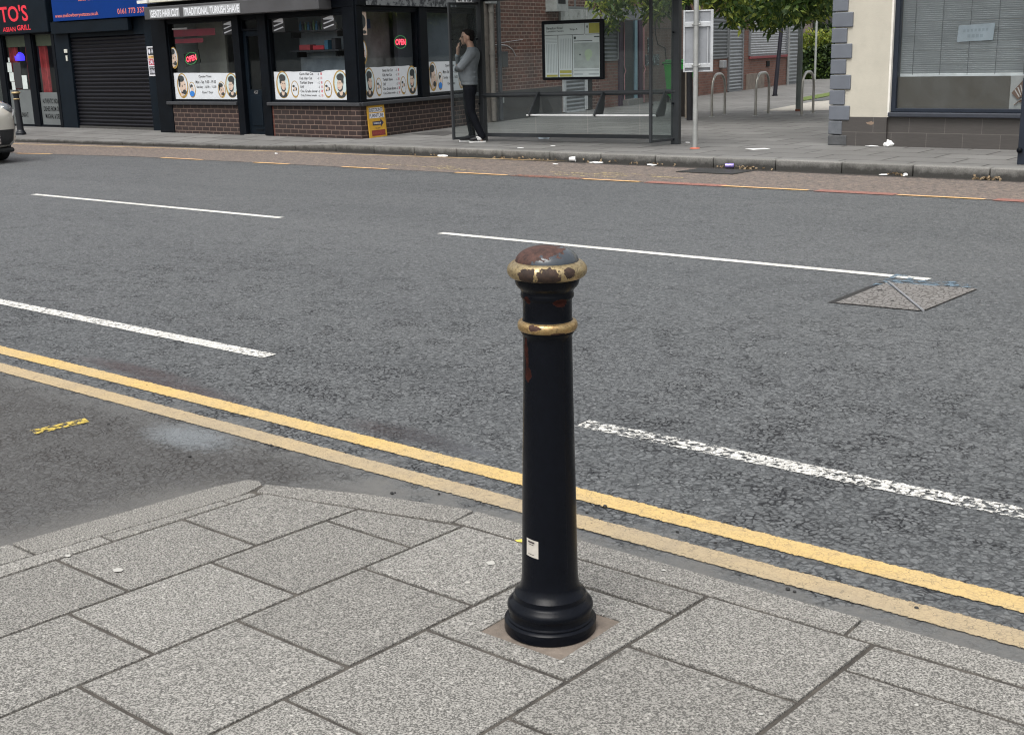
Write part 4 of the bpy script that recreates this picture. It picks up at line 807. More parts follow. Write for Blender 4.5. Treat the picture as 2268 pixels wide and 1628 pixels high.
MB().box(9.26, 9.5, -.05, .0, .12, 2.1).build('door_post', M_blk, tb)
tc = thing('brick_house', 'red brick house with dark door and blue and purple jambs behind the shelter', 'house', (BX, BY, 0), SROT)
MB().box(10.06, 12.66, .0, 5, .12, 6.4).build('wall', M_brick_b, tc)
MB().box(12.66, 16.78, .0, 5, .12, 5.8).build('wall', M_brick_w, tc)
b = MB(); b.box(15.9, 16.80, -.006, .01, .12, 5.7); b.build('brick_pier', M_brick_b, tc)
shut_part(tc, 10.15, 11.08, 1.30, 2.18, M_shutd, .095)
b = MB(); b.prismY([(10.12, 2.2), (11.5, 2.22), (11.9, 2.56), (10.2, 2.54)], -.55, -.0); b.build('canopy', mat('grey_canvas', (.20, .205, .22), .8, var=.2), tc, bevel=.02)
dd = MB().box(11.33, 12.10, -.01, .02, .27, 2.22).build('door', mat('door_near_black', (.012, .014, .02), .45), tc, bevel=.005)
parts('panel', mat('door_near_black', (.012, .014, .02), .45), dd, [(11.45, 12.0, -.02, -.01, .4, 1.1), (11.45, 12.0, -.02, -.01, 1.25, 2.1)], .004)
MB().box(12.10, 12.26, -.05, .02, .2, 2.3).build('door_jamb', mat('pale_blue_paint', (.20, .33, .40), .6, dirt=.3), tc, bevel=.006)
parts('door_jamb', mat('dark_purple_paint', (.035, .012, .035), .5), tc, [(11.12, 11.32, -.05, .02, .12, 2.3), (12.38, 12.58, -.05, .02, .12, 2.35)], .006)
b = MB(); b.tube([(11.36, -.07, 2.2), (11.37, -.07, 1.1), (11.41, -.09, .98), (11.37, -.07, .9), (11.37, -.07, .14)], .014, 6); b.tube([(12.62, -.07, 2.3), (12.63, -.07, 1.1), (12.68, -.09, 1.0), (12.63, -.07, .9), (12.63, -.07, .14)], .014, 6); b.build('pink_cable', mat('pink_cable', (.45, .22, .24), .6), tc)
MB().box(11.3, 12.3, -.2, .0, .10, .27).build('doorstep', mat('worn_step', (.17, .165, .155), .8, dirt=.3), tc, bevel=.01)
def poster_mat():
    t = NT('torn_mono_posters'); v = t.coord(); n = t.noise(v, 9, 4, .7, 1.2); c = t.mix(t.ramp(n, .46, .5), (.018, .02, .024), (.035, .05, .05)); c = t.mix(t.ramp(n, .56, .6), c, (.35, .42, .42)); return t.end(t.bsdf(c, .6))
b = MB(); b.box(13.02, 13.36, -.02, .0, 1.38, 1.80); b.box(12.86, 13.80, -.02, .0, 1.08, 1.36); b.build('poster_board', poster_mat(), tc)
b = MB(); b.tube([(13.5, -.02, 2.4), (13.52, -.02, 1.9), (13.7, -.02, 1.62), (14.2, -.02, 1.52), (14.3, -.02, 1.2)], .011, 6); b.tube([(13.2, -.02, 2.03), (14.9, -.02, 2.03)], .008, 6); b.build('wall_cable', M_blk, tc)
MB().box(13.38, 13.62, -.06, .0, 2.33, 2.46).build('alarm_box', mat('alarm_white', (.55, .55, .5), .5), tc, bevel=.01)
MB().box(4.3, 10.06, -.12, 5.1, 6.4, 6.7).build('roof', mat('roof_slate', (.06, .06, .065), .7), tb); MB().box(10.06, 16.82, -.12, 5.1, 6.4, 6.7).build('roof', mat('roof_slate', (.06, .06, .065), .7), tc)
td = thing('shuttered_row', 'single storey orange brick shop row with grey closed shutters', 'shops', (BX, BY, 0), SROT)
MB().box(16.86, 27.1, .0, 6, .1, 2.80).build('wall', M_brick_b, td); MB().box(16.8, 27.2, -.1, 6.1, 2.80, 2.92).build('roof', mat('flat_roof_felt', (.10, .10, .105), .8), td, bevel=.01)
shut_part(td, 17.75, 19.28, 1.20, 2.52, M_shutd, .10, fw=.06); shut_part(td, 19.34, 20.74, .16, 2.52, M_shut, .10, fw=.08); shut_part(td, 21.32, 25.44, 1.20, 2.60, mat('pale_shutter', (.40, .41, .42), .4, .4, dirt=.3), .075, fw=.12); shut_part(td, 25.62, 26.98, .16, 2.62, M_shut, .12, fw=.08)
MB().box(21.35, 25.4, -.07, .0, 1.08, 1.16).build('sill', mat('dull_red_sill', (.20, .04, .045), .6), td, bevel=.008)
b = MB(); b.tube([(25.53, -.05, .12), (25.53, -.05, 2.8)], .05, 8); b.build('drain_pipe', mat('grey_pipe', (.22, .23, .23), .6), td, 40)
MB().box(18.55, 18.85, -.16, .0, .86, 1.10).build('vent', mat('grey_vent', (.25, .26, .27), .6), td, bevel=.03); MB().box(23.2, 23.5, -.03, .0, .80, .98).build('vent', M_blk, td)
MB().box(21.1, 22.9, -.05, .0, .1, .62).build('mortar_patch', mat('brown_render_patch', (.18, .15, .125), .9, var=.3, vs=5), td, bevel=.01)
# ------------------------------------------------------------------ cream corner building on the right
cb = thing('cream_building', 'cream rendered corner building with grey quoins and a blinded window', 'building', (-7.92, 17.0, 0))
M_cream = mat('cream_render', (.49, .462, .39), .85, var=.07, vs=2.5, bump=.35, bs=90, dirt=.10); M_quoin = mat('grey_quoin_paint', (.125, .138, .162), .6, var=.1, vs=4, bump=.15, bs=50); M_quoind = mat('bare_quoin_stone', (.075, .078, .082), .75, var=.3, vs=7, bump=.4, bs=40)
b = MB(); b.box(.02, .84, .0, .3, .53, 6.4); b.box(.84, 5.2, .0, .3, 3.1, 6.4); b.box(5.2, 9, .0, .3, .53, 6.4); b.box(.02, .2, .3, 9, -.02, 6.4); b.build('wall', M_cream, cb)
MB().box(.84, .868, .002, .10, .53, 3.1).build('reveal', mat('reveal_white', (.72, .70, .64), .8), cb)
b = MB(); zq = [1.98 + .206 * k for k in range(0, 20)]
def quoin(x1, z0, z1, m): MB().box(-.028, x1, -.028, .2, z0 + .006, z1 - .006).build('quoin', m, cb, bevel=.012)
lv = [.475, .685, .905, 1.125, 1.345, 1.565, 1.775, 1.985]
quoin(.255, .115, .27, M_quoind); quoin(.18, .27, .475, mat('scuffed_quoin', (.115, .125, .14), .65, var=.25, vs=9, dirt=.4))
lv2 = [.475 + .2157 * k for k in range(28)]
for k, (z0, z1) in enumerate(zip(lv2, lv2[1:])): quoin(.285 if k % 2 == 0 else .205, z0, z1, M_quoin)
def tile_mat():
    t = NT('dark_wall_tile'); v = t.coord(); sp = t.n('ShaderNodeSeparateXYZ'); t.l(v, sp.inputs[0]); cbn = t.n('ShaderNodeCombineXYZ'); t.l(t.math('ADD', sp.outputs[0], -.145), cbn.inputs[0]); t.l(t.math('ADD', sp.outputs[2], -.10), cbn.inputs[1])
    br = t.n('ShaderNodeTexBrick'); t.l(cbn.outputs[0], br.inputs['Vector'])
    for k, x in (('Color1', (.072, .066, .062, 1)), ('Color2', (.085, .078, .073, 1)), ('Mortar', (.16, .145, .135, 1)), ('Scale', 1), ('Mortar Size', .004), ('Brick Width', .505), ('Row Height', .215), ('Mortar Smooth', .2)): br.inputs[k].default_value = x
    sc = t.n('ShaderNodeVectorMath', operation='MULTIPLY'); t.l(v, sc.inputs[0]); sc.inputs[1].default_value = (3, 3, 40); n = t.noise(sc.outputs[0], 2, 5, .7)
    return t.end(t.bsdf(t.mix(t.math('MULTIPLY', t.ramp(n, .35, .7), .5), br.outputs['Color'], (.045, .042, .04)), .5, 0, None, .4))
b = MB(); b.box(.16, .845, -.012, .3, .05, .528); b.box(.845, 9, .035, .3, .05, .53); b.build('tiled_plinth', tile_mat(), cb)
b = MB(); b.poly([(.54, -.0135, .455), (.56, -.0135, .43), (.62, -.0135, .42), (.655, -.0135, .43), (.66, -.0135, .465), (.64, -.0135, .46), (.625, -.0135, .475), (.59, -.0135, .462)]); b.build('chipped_patch', mat('bare_mortar', (.26, .19, .14), .9), cb)
M_navyf = mat('navy_window_frame', (.012, .018, .03), .35)
b = MB(); b.box(.868, .935, .05, .16, .60, 3.1); b.box(.935, 2.66, .05, .16, .60, .652); b.box(2.66, 2.76, .05, .16, .60, 3.1); b.box(4.9, 5.2, .05, .16, .60, 3.1); b.box(2.76, 4.9, .05, .16, .60, .66); b.box(.935, 4.9, .05, .16, 3.0, 3.1)
cw = b.build('window', M_navyf, cb, bevel=.006)
MB().box(.86, 5.25, -.035, .16, .535, .598).build('sill', mat('slate_blue_sill', (.035, .04, .052), .35), cw, bevel=.012)
M_glc = glass_mat('big_window_glass', (.88, .91, .92), .09, (.30, .33, .34)); MB().rect(.935, 4.9, .652, 3.0, .10).build('pane', M_glc, cw)
def frost2():
    t = NT('frosted_brown_film'); v = t.coord(); sp = t.n('ShaderNodeSeparateXYZ'); t.l(v, sp.inputs[0]); n = t.noise(v, 1.6, 3, .5)
    b_ = t.bsdf((.085, .07, .05), .3, 0, None, .5); b_.node.inputs['Transmission Weight'].default_value = .35
    return t.end(b_)
b = MB(); b.box(.935, 2.47, .112, .116, .652, 1.08); b.build('frosted_film', frost2(), cw)
b = MB(); b.mi = 0; b.box(2.475, 2.66, .112, .116, .652, 1.08); b.mi = 1; b.poly([(2.50, .093, .86), (2.585, .093, .775), (2.66, .093, .83), (2.66, .093, 1.05)]); b.mi = 0
for k in range(3): b.poly([(2.535 + .035 * k, .0915, .90 + .03 * k), (2.55 + .035 * k, .0915, .905 + .03 * k), (2.61 + .02 * k, .0915, .815 + .02 * k), (2.60 + .02 * k, .0915, .805 + .02 * k)])
b.mi = 1; b.tube([(2.545, .092, .70), (2.60, .092, .75), (2.66, .092, .78)], .006, 5); b.ell(2.63, .755, .022, .02, .0925); b.build('logo_panel', [mat('pale_grey_film', (.30, .30, .29), .5), mat('brown_emblem', (.09, .06, .045), .6)], cw)
b = MB(); z = 1.12; k = 0
while z < 3.0:
    sag = .004 * math.sin(k * 1.3); b.add([(.94, .17, z), (2.655, .17, z + sag), (2.655, .150, z + .026 + sag), (.94, .150, z + .026), (.94, .158, z + .028), (2.655, .158, z + .028 + sag)], [(0, 1, 2, 3), (3, 2, 5, 4)]); z += .027 + .003 * (k % 7 == 3); k += 1
bl_ = b.build('blind', mat('grey_slat_blind', (.40, .42, .43), .6, var=.1, vs=2), cw)
MB().box(.94, 2.655, .142, .165, 1.075, 1.118).build('bottom_rail', mat('white_blind_rail', (.62, .64, .64), .5), bl_, bevel=.005)
b = MB()
for x in (1.12, 1.50, 1.88, 2.25, 2.62): b.tube([(x + .02, .143, 3.0), (x, .143, 1.10)], .0035, 5)
b.build('cord', mat('blind_cord', (.06, .065, .07), .8), bl_)
b = MB(); b.mi = 0; b.poly([(1.72, .125, 1.53), (2.20, .125, 1.545), (2.215, .125, 1.765), (1.735, .125, 1.745)]); b.mi = 1
for k in range(7): b.rect(1.80 + .05 * k, 1.83 + .05 * k, 1.655 + .002 * k, 1.69 + .002 * k, .1235)
for k in range(4): b.rect(1.86 + .055 * k, 1.90 + .055 * k, 1.585, 1.625, .1235)
b.build('window_notice', [mat('pale_blue_paper', (.265, .305, .335), .6), mat('faint_blue_print', (.20, .24, .27), .6)], cw)
b = MB(); b.box(.2, 9, 2.2, 2.3, -.02, 3.2); b.build('inner_wall', mat('tan_interior', (.45, .38, .28), .8), cb); b = MB(); b.box(.2, 9, .3, 2.2, .05, .12); b.build('floor', M_floor, cb)
MB().box(.95, 1.42, .5, .9, .12, 1.1).build('inner_cabinet', mat('dark_blue_cabinet', (.03, .04, .06), .5), cb)
MB().box(.0, 9, .3, 9, 3.2, 3.3).build('ceiling', M_int, cb); MB().box(-.1, 9.1, -.15, 9.2, 6.4, 6.7).build('roof', mat('roof_slate', (.06, .06, .065), .7), cb)
MB().box(8.8, 9, .3, 9, -.02, 6.4).box(.2, 8.8, 8.8, 9, -.02, 6.4).build('rear_wall', M_cream, cb)
# ------------------------------------------------------------------ bus shelter
SR = math.atan2(.47, 3.48)
sh = thing('bus_shelter', 'grey framed glass bus shelter with perch seat and timetable case', 'bus shelter', (-13.66, 15.94, .12), SR)
M_sf = mat('shelter_grey_paint', (.036, .040, .044), .42, var=.15, vs=4, dirt=.1, spec=.3); M_sg = glass_mat('shelter_glass', (.70, .75, .75), .075, (.30, .34, .35))
SL = 3.51
b = MB(); b.box(-.05, .05, -.05, .05, 0, 2.35); b.build('post', M_sf, sh, bevel=.008); b = MB(); b.box(SL - .065, SL + .065, -.05, .05, 0, 2.35); b.build('post', M_sf, sh, bevel=.008)
b = MB(); b.tube([(0, -.02, .75), (SL, -.02, .79)], .036, 16); b.build('rail', M_sf, sh, 60); b = MB(); b.box(.05, SL - .065, -.014, .014, .075, .135); b.build('bottom_bar', M_sf, sh, bevel=.003)
b = MB()
xs = [.06, 1.02, 1.98, 2.9, SL - .07]
for a, c in zip(xs, xs[1:]): b.rect(a + .004, c - .004, .135, 2.26, 0)
b.build('pane', M_sg, sh)
def endpanel(x0, y0, x1, y1, first):
    d = Vector((x1 - x0, y1 - y0, 0)); L = d.length; M4 = Matrix.Translation((x0, y0, 0)) @ Matrix.Rotation(math.atan2(d.y, d.x), 4, 'Z')
    b = MB(); b.T = M4; b.box(L - .022, L + .022, -.02, .02, .06, 2.24); b.box(0, L - .022, -.012, .012, .06, .10); b.box(0, L - .022, -.012, .012, 2.20, 2.24)
    o = b.build('end_frame', M_sf, sh, bevel=.006); g = MB(); g.T = M4; g.rect(.05, L - .022, .10, 2.20, 0); g.build('pane', M_sg, o)
    k = MB(); k.T = M4
    for z in (.08, .62, 1.66): k.ball((L * .0 + .055, 0, z), .02, 8); k.ball((L - .04, 0, z), .014, 8)
    k.build('clamp', M_blk, o)
iv = (Matrix.Translation((-13.66, 15.94, .12)) @ Matrix.Rotation(SR, 4, 'Z')).inverted()
f1 = iv @ Vector((-13.80, 15.34, .12)); f2 = iv @ Vector((-10.27, 15.84, .12))
endpanel(0, -.03, f1.x, f1.y, True); endpanel(SL, -.03, f2.x, f2.y, False)
# seat with brackets
b = MB(); b.box(1.05, 2.26, -.36, -.28, .44, .462); b.box(2.275, 3.36, -.36, -.28, .44, .462); b.box(1.05, 2.26, -.28, -.16, .448, .458); b.box(2.275, 3.36, -.28, -.16, .448, .458)
b.build('seat', mat('white_perch_seat', (.72, .73, .73), .4, dirt=.1), sh, bevel=.006)
for x in (1.12, 2.30, 3.36):
    b = MB(); P = [(-.03, .80), (-.09, .80), (-.40, .47), (-.36, .43), (-.12, .43), (-.05, .55)]
    b.add([(x - .012, p[0], p[1]) for p in P] + [(x + .012, p[0], p[1]) for p in P], [tuple(range(6)), tuple(range(6, 12))[::-1]] + [(k, 6 + k, 6 + (k + 1) % 6, (k + 1) % 6) for k in range(6)]); b.build('seat_bracket', M_sf, sh, bevel=.003)
# roof
b = MB(); b.prism([(-.14, .10), (SL + .14, .10), (SL + .14, -1.35), (-.14, -1.35)], 2.36, 2.42); b.build('roof', mat('roof_glazing', (.10, .11, .12), .3), sh, bevel=.01); b = MB(); b.box(-.16, SL + .16, .06, .14, 2.25, 2.44); b.box(-.16, SL + .16, -1.38, -1.30, 2.30, 2.46); b.build('roof_beam', mat('dark_roof_beam', (.012, .016, .022), .4), sh, bevel=.01)
# timetable case
tm = MB(); tm.box(1.20, 2.31, -.075, -.012, .985, 1.90); tm = tm.build('timetable_case', mat('case_black', (.004, .005, .008), .45, spec=.15), sh, bevel=.018)
b = MB(); y = -.0765; b.mi = 0; b.rect(1.265, 2.245, 1.03, 1.845, y)
b.mi = 1; y1 = y - .0012
b.rect(1.265, 1.975, 1.672, 1.68, y1); b.rect(1.99, 2.245, 1.672, 1.68, y1); b.rect(1.985, 1.993, 1.68, 1.845, y1); b.rect(1.50, 1.51, 1.03, 1.672, y1); b.rect(1.76, 1.77, 1.03, 1.672, y1)
b.text('Beresford Road', 1.30, 1.765, .29, .038, y1); b.text('Longsight Centre', 1.30, 1.715, .31, .038, y1); b.text('Stop A', 1.72, 1.735, .14, .04, y1); b.ell(2.03, 1.79, .012, .022, y1)
b.mi = 2; b.rect(2.06, 2.245, 1.69, 1.842, y1); b.rect(1.53, 1.745, 1.09, 1.135, y1); b.rect(1.285, 1.49, 1.035, 1.068, y1); b.rect(1.53, 1.745, 1.035, 1.07, y1)
b.mi = 3
for c0, c1_, z0, z1 in ((1.285, 1.485, 1.10, 1.54), (1.53, 1.745, 1.16, 1.62)):
    for k in range(7): xx = c0 + (c1_ - c0) * (k + .3) / 7; b.rect(xx, xx + .012, z0, z1, y1)
for k in range(4): b.rect(1.285, 1.485, 1.56 + k * .022, 1.568 + k * .022, y1)
b.rect(1.79, 2.23, 1.12, 1.14, y1); b.rect(1.79, 1.95, 1.06, 1.085, y1); b.rect(2.05, 2.23, 1.06, 1.085, y1)
b.mi = 1; b.rect(1.79, 2.12, 1.572, 1.584, y1); b.rect(2.15, 2.243, 1.628, 1.645, y1); b.rect(1.79, 1.83, 1.605, 1.645, y1)
b.mi = 4; b.rect(1.79, 2.235, 1.16, 1.55, y1); b.mi = 5; b.ell(2.05, 1.38, .07, .07, y1 - .001); b.ell(2.04, 1.33, .04, .06, y1 - .0012); b.mi = 1; b.ell(1.90, 1.37, .014, .014, y1 - .002)
b.build('timetable', [mat('timetable_paper', (.66, .72, .72), .5, var=.06, vs=4), mat('timetable_ink', (.06, .08, .08), .6), mat('timetable_yellow', (.42, .40, .07), .6), mat('timetable_grey', (.42, .475, .49), .6), mat('map_grey_green', (.40, .455, .44), .6, var=.15, vs=8), mat('map_green', (.42, .54, .38), .6)], tm)
MB().rect(1.262, 2.248, 1.027, 1.848, -.083).build('case_glazing', glass_mat('case_glass', (.93, .95, .95)), tm)
# ------------------------------------------------------------------ bus stop pole with the back of a sign
sp_ = thing('bus_stop_sign', 'silver pole carrying a grey sign board seen from behind beside the shelter', 'street sign', (-9.47, 15.79, .12))
M_galv = mat('galvanised_steel', (.42, .43, .42), .42, .55, var=.15, vs=4, dirt=.2)
b = MB(); b.tube([(0, 0, 0), (0, 0, 3.2)], .037, 20); b.build('pole', M_galv, sp_, 60); MB().lathe([(0, .075), (.012, .072), (.018, .045)], 20).build('base_plate', mat('red_oxide_base', (.45, .12, .07), .7), sp_, 40)
b = MB(); b.T = Matrix.Translation((0, 0, 0)) @ Matrix.Rotation(R_(24), 4, 'Z'); b.box(-.19, .24, .075, .09, 1.09, 1.95); b.build('sign_board', mat('alloy_sign_back', (.30, .315, .34), .45, .4, var=.1, vs=5, dirt=.15), sp_, bevel=.004)
b = MB(); b.T = Matrix.Rotation(R_(24), 4, 'Z')
b.box(-.19, -.165, .06, .075, 1.09, 1.95); b.box(.20, .24, .045, .075, 1.09, 1.95); b.box(-.165, .20, .06, .075, 1.93, 1.95); b.box(-.165, .20, .06, .075, 1.09, 1.105); b.box(-.165, .20, .045, .075, 1.72, 1.79); b.box(-.165, .20, .045, .075, 1.15, 1.21); b.box(.155, .17, .055, .075, 1.21, 1.72); b.build('sign_frame', mat('pale_alloy_channel', (.50, .52, .54), .45, .4), sp_, bevel=.003)
b = MB()
for z in (1.74, 1.17): b.lathe([(z, .043), (z + .03, .043)], 18); b.tube([(-.07, .01, z + .015), (.07, .01, z + .015)], .012, 6)
b.build('clamp', M_galv, sp_, 40)
# ------------------------------------------------------------------ cycle stands
def hoop(p, q, lab, first=[None]):
    p, q = Vector(p), Vector(q); d = q - p; L = d.length; az = math.atan2(d.y, d.x)
    t = thing('cycle_stand', lab, 'cycle stand', tuple(p), az, 'steel cycle stands on the side street paving')
    Hh, r = .86, .30; pts = [(0, 0, 0), (0, 0, Hh - r)] + [(r - r * math.cos(a), 0, Hh - r + r * math.sin(a)) for a in [R_(k) for k in range(15, 91, 15)]] + [(L - r + r * math.sin(a), 0, Hh - r + r * math.cos(a)) for a in [R_(k) for k in range(0, 91, 15)]] + [(L, 0, 0)]
    MB().tube(pts, .027, 12).build('hoop', mat('brushed_stainless', (.48, .47, .44), .32, .85, var=.2, vs=3), t, 60)
    b = MB(); b.lathe([(0, .06), (.006, .06), (.01, .03)], 14); b.lathe([(0, .06), (.006, .06), (.01, .03)], 14, (L, 0, 0)); b.build('foot_plate', M_galv, t, 40)
for a, c, lab in (((535, 1115), (658, 1095), 'steel cycle stand nearest the bus stop pole'), ((952, 1108), (1075, 1085), 'middle steel cycle stand in front of the leaning tree trunk'), ((1390, 1103), (1500, 1083), 'steel cycle stand in front of the grey lamp post')):
    pa, pc = G(1452.1 + .23228 * a[0], .23228 * a[1], .12), G(1452.1 + .23228 * c[0], .23228 * c[1], .12); hoop(pa, pc, lab)
# posts, lamp, bin
def post(px, py, w, h, lab, name, m, cat, r=None, lean=(0, 0), top=None):
    p = G(px, py, .12); b = MB()
    if r: b.tube([(0, 0, 0), (lean[0], lean[1], h)], r, 14); o = b.build(name, m, None, 60, loc=tuple(p))
    else: b.box(-w / 2, w / 2, -w / 2, w / 2, 0, h); o = b.build(name, m, None, bevel=.015, loc=tuple(p), rotz=.3)
    return tag(o, lab, cat)
M_tim = mat('dark_timber_post', (.022, .018, .016), .8, var=.4, vs=10)
pa = G(1516, 266, .12); post(1516, 259, .14, .98, 'short dark timber post behind the bus stop pole', 'timber_post', M_tim, 'post'); post(1519.5, 262, 0, 1.0, 'thin tan pole between the timber post and the dark tree trunk', 'thin_pole', mat('tan_pole', (.30, .26, .21), .6), 'pole', .028)
lp = thing('lamp_post', 'grey green lamp post beside the right cycle stand', 'lamp post', tuple(G(1768, 247, .12)))
b = MB(); b.lathe([(0, .062), (.05, .06), (1.2, .058), (1.25, .052), (3.2, .048), (6, .04)], 20); b.build('column', mat('grey_green_column', (.115, .135, .13), .5, dirt=.15), lp, 40); MB().lathe([(0, .07), (.045, .068), (.05, .06)], 20).build('base_collar', mat('rust_collar', (.16, .06, .04), .8), lp, 40)
b = MB(); b.tube([(0, 0, 5.9), (.1, -.3, 6.2), (.2, -.9, 6.3)], .04, 8); b.build('arm', mat('grey_green_column', (.115, .135, .13), .5), lp, 60); MB().box(.12, .32, -1.4, -.85, 6.22, 6.34).build('lantern', mat('lantern_grey', (.3, .3, .3), .5), lp, bevel=.03)
pk = G(1793, 172, .12); up = MB().tube([(0, 0, 0), (.03, 0, 7)], [.155, .12], 16).build('utility_pole', mat('dark_red_brown_timber', (.030, .016, .018), .85, var=.3, vs=3), None, 60, loc=tuple(pk)); tag(up, 'thick dark red brown utility pole beyond the shuttered row', 'utility pole')
post(1804.5, 181, 0, 4.2, 'thin pale grey pole just right of the thick brown pole', 'thin_pole', mat('pale_pole', (.30, .32, .30), .5), 'pole', .04)
bp_ = thing('edge_post', 'black post with a side knob at the right edge on the far kerb', 'post', tuple(G(2263, 365, .12)))
MB().box(-.045, .045, -.045, .045, 0, 1.0).build('post', M_navyf, bp_, bevel=.008); b = MB(); b.ball((-.02, -.06, .17), .035, 10); b.build('knob', M_blk, bp_, 60)
wb = thing('wheelie_bin', 'bright green wheelie bin against the brick wall behind the shelter post', 'bin', (-17.72, 28.7, .12), SROT - math.pi / 2 + math.pi / 2)
M_bin = mat('bin_green', (.02, .26, .03), .45, var=.1, vs=4)
b = MB(); b.loft([[(-.22, -.25, .08), (.22, -.25, .08), (.22, .25, .08), (-.22, .25, .08)], [(-.29, -.33, 1.0), (.29, -.33, 1.0), (.29, .33, 1.0), (-.29, .33, 1.0)]]); b.build('body', M_bin, wb, bevel=.03)
b = MB(); b.box(-.31, .31, -.36, .36, 1.0, 1.05); b.box(-.27, .27, -.3, .3, 1.05, 1.10); b.build('lid', mat('bin_lid_green', (.03, .20, .05), .45), wb, bevel=.02)
for x in (-.26, .26): MB().tube([(x - .03, .26, .1), (x + .03, .26, .1)], .1, 14).build('wheel', M_blk, wb, 40)
b = MB(); b.tube([(-.25, .38, .98), (.25, .38, .98)], .015, 8); b.build('handle', M_blk, wb)
# ------------------------------------------------------------------ trees and hedge
def leaf_mat(name, dark, light, tip):
    t = NT(name); g = t.n('ShaderNodeNewGeometry').outputs['Random Per Island']; v = t.coord(); n = t.noise(v, 1.1, 3, .5)
    c = t.mix(g, dark, light); c = t.mix(t.ramp(t.math('ADD', t.math('MULTIPLY', g, .5), n), .78, 1.0), c, tip)
    b = t.bsdf(c, .55, 0, None, .4); tl = t.n('ShaderNodeBsdfTranslucent'); t.l(c, tl.inputs[0])
    m = t.n('ShaderNodeMixShader'); m.inputs[0].default_value = .35; t.l(b, m.inputs[1]); t.l(tl.outputs[0], m.inputs[2]); return t.end(m.outputs[0])
M_leaf1 = leaf_mat('fresh_tree_leaf', (.025, .055, .012), (.07, .13, .025), (.30, .34, .06)); M_leaf2 = leaf_mat('dark_tree_leaf', (.012, .028, .010), (.035, .065, .02), (.08, .12, .03)); M_leaf3 = leaf_mat('hedge_leaf', (.015, .035, .012), (.05, .085, .02), (.09, .14, .03)); M_leaf4 = leaf_mat('hedge_new_leaf', (.10, .15, .02), (.2, .24, .03), (.3, .3, .05))
M_bark = mat('dark_bark', (.018, .018, .022), .8, var=.4, vs=12, bump=.6, bs=40)
def leaf(b, p, L, wd, rnd):
    d = Vector((rnd.gauss(0, 1), rnd.gauss(0, 1), rnd.gauss(-.55, .6))).normalized(); s = d.cross(Vector((rnd.gauss(0, 1), rnd.gauss(0, 1), rnd.gauss(0, 1)))).normalized() * wd
    q = Vector((0, 0, -L * .12)); b.add([tuple(p), tuple(p + d * L * .45 + s), tuple(p + d * L + q), tuple(p + d * L * .45 - s)], [(0, 1, 2, 3)])
def clump(b, c, r, n, L, rnd, flat=.7):
    for _ in range(n):
        while 1:
            o = Vector((rnd.uniform(-1, 1), rnd.uniform(-1, 1), rnd.uniform(-1, 1)))
            if o.length < 1: break
        leaf(b, Vector(c) + Vector((o.x * r, o.y * r, o.z * r * flat)), L * rnd.uniform(.7, 1.25), L * rnd.uniform(.16, .26), rnd)
rnd = random.Random(3)
q0, q1 = G(1716, 213, .12), None
q1 = AT(1735, 20, math.hypot(q0.x, q0.y)); lpole = thing('leaning_pole', 'thin near black pole leaning to the right between two cycle stands', 'pole', tuple(q0))
MB().tube([(0, 0, 0), tuple((q1 - q0) * .5), tuple((q1 - q0) * 1.3)], [.060, .056, .05], 12).build('column', mat('leaning_pole_black', (.010, .010, .018), .6), lpole, 60); MB().lathe([(0, .085), (.03, .08), (.035, .06)], 14).build('base_collar', M_blk, lpole, 40)
tbase = G(1528, 267, .12); dist = math.hypot(tbase.x, tbase.y); tfork = AT(1524, -12, dist)
t1 = thing('street_tree', 'leafy street tree with a dark brown trunk behind the sign board, overhanging the shelter', 'tree', tuple(tbase))
rel = lambda v: tuple(Vector(v) - tbase)
b = MB()
b.tube([(0, 0, 0), rel(AT(1527, 160, dist)), rel(AT(1522, 40, dist)), rel(tfork), rel(AT(1530, -120, dist))], [.066, .06, .056, .052, .04], 12)
for px, py, dd in ((1330, -40, -1.2), (1400, -10, -1.0), (1450, -60, .5), (1600, -10, .5), (1660, -60, 1.0), (1690, 0, -1), (1770, -20, -.5), (1820, -40, .5), (1720, -150, .5), (1440, -170, 1), (1560, -190, 0)):
    e = AT(px, py, dist + dd); m = (tfork * .55 + e * .45) + Vector((0, 0, .25)); b.tube([rel(tfork), rel(m), rel(e)], [.03, .018, .008], 6)
b.tube([rel(AT(1524, -8, dist)), rel(AT(1527, 14, dist - .1)), rel(AT(1535, 30, dist - .2))], [.03, .022, .014], 6)
b.build('trunk', M_bark, t1, 60)
b = MB(); b.T = Matrix.Translation(-tbase)
low = [(1315, 22), (1330, 40), (1345, 58), (1358, 72), (1375, 50), (1400, 30), (1418, 40), (1440, 52), (1462, 44), (1480, 38), (1500, 26), (1520, 18), (1545, 8), (1565, 26), (1585, 24), (1605, 40), (1622, 60), (1640, 54), (1655, 66), (1680, 58), (1700, 64), (1712, 76), (1728, 60), (1745, 48), (1762, 58), (1775, 54), (1795, 46), (1815, 50), (1830, 38)]
def lim_at(px):
    for (a, ya), (c, yc) in zip(low, low[1:]):
        if a <= px <= c: return ya + (yc - ya) * (px - a) / (c - a)
    return 30
def sparse(px): return .35 if px < 1500 else (.5 if px < 1580 else 1)
for px, py in low:
    for k in range(3):
        if rnd.random() < max(.55, sparse(px)): clump(b, AT(px + rnd.uniform(-8, 8), py - 13 + rnd.uniform(-8, 2), dist + rnd.uniform(-1.8, 1.2)), .15, 15, .15, rnd, .9)
for _ in range(520):
    px = rnd.uniform(1310, 1842)
    if rnd.random() > sparse(px): continue
    py = lim_at(px) - 24 - abs(rnd.gauss(0, 1)) * 70
    if 1565 < px < 1700 and 0 < py < 20 and rnd.random() < .5: continue
    if py < -190: py = rnd.uniform(-190, 0)
    clump(b, AT(px, py, dist + rnd.uniform(-2.2, 2.2)), rnd.uniform(.16, .32), 30, .15, rnd)
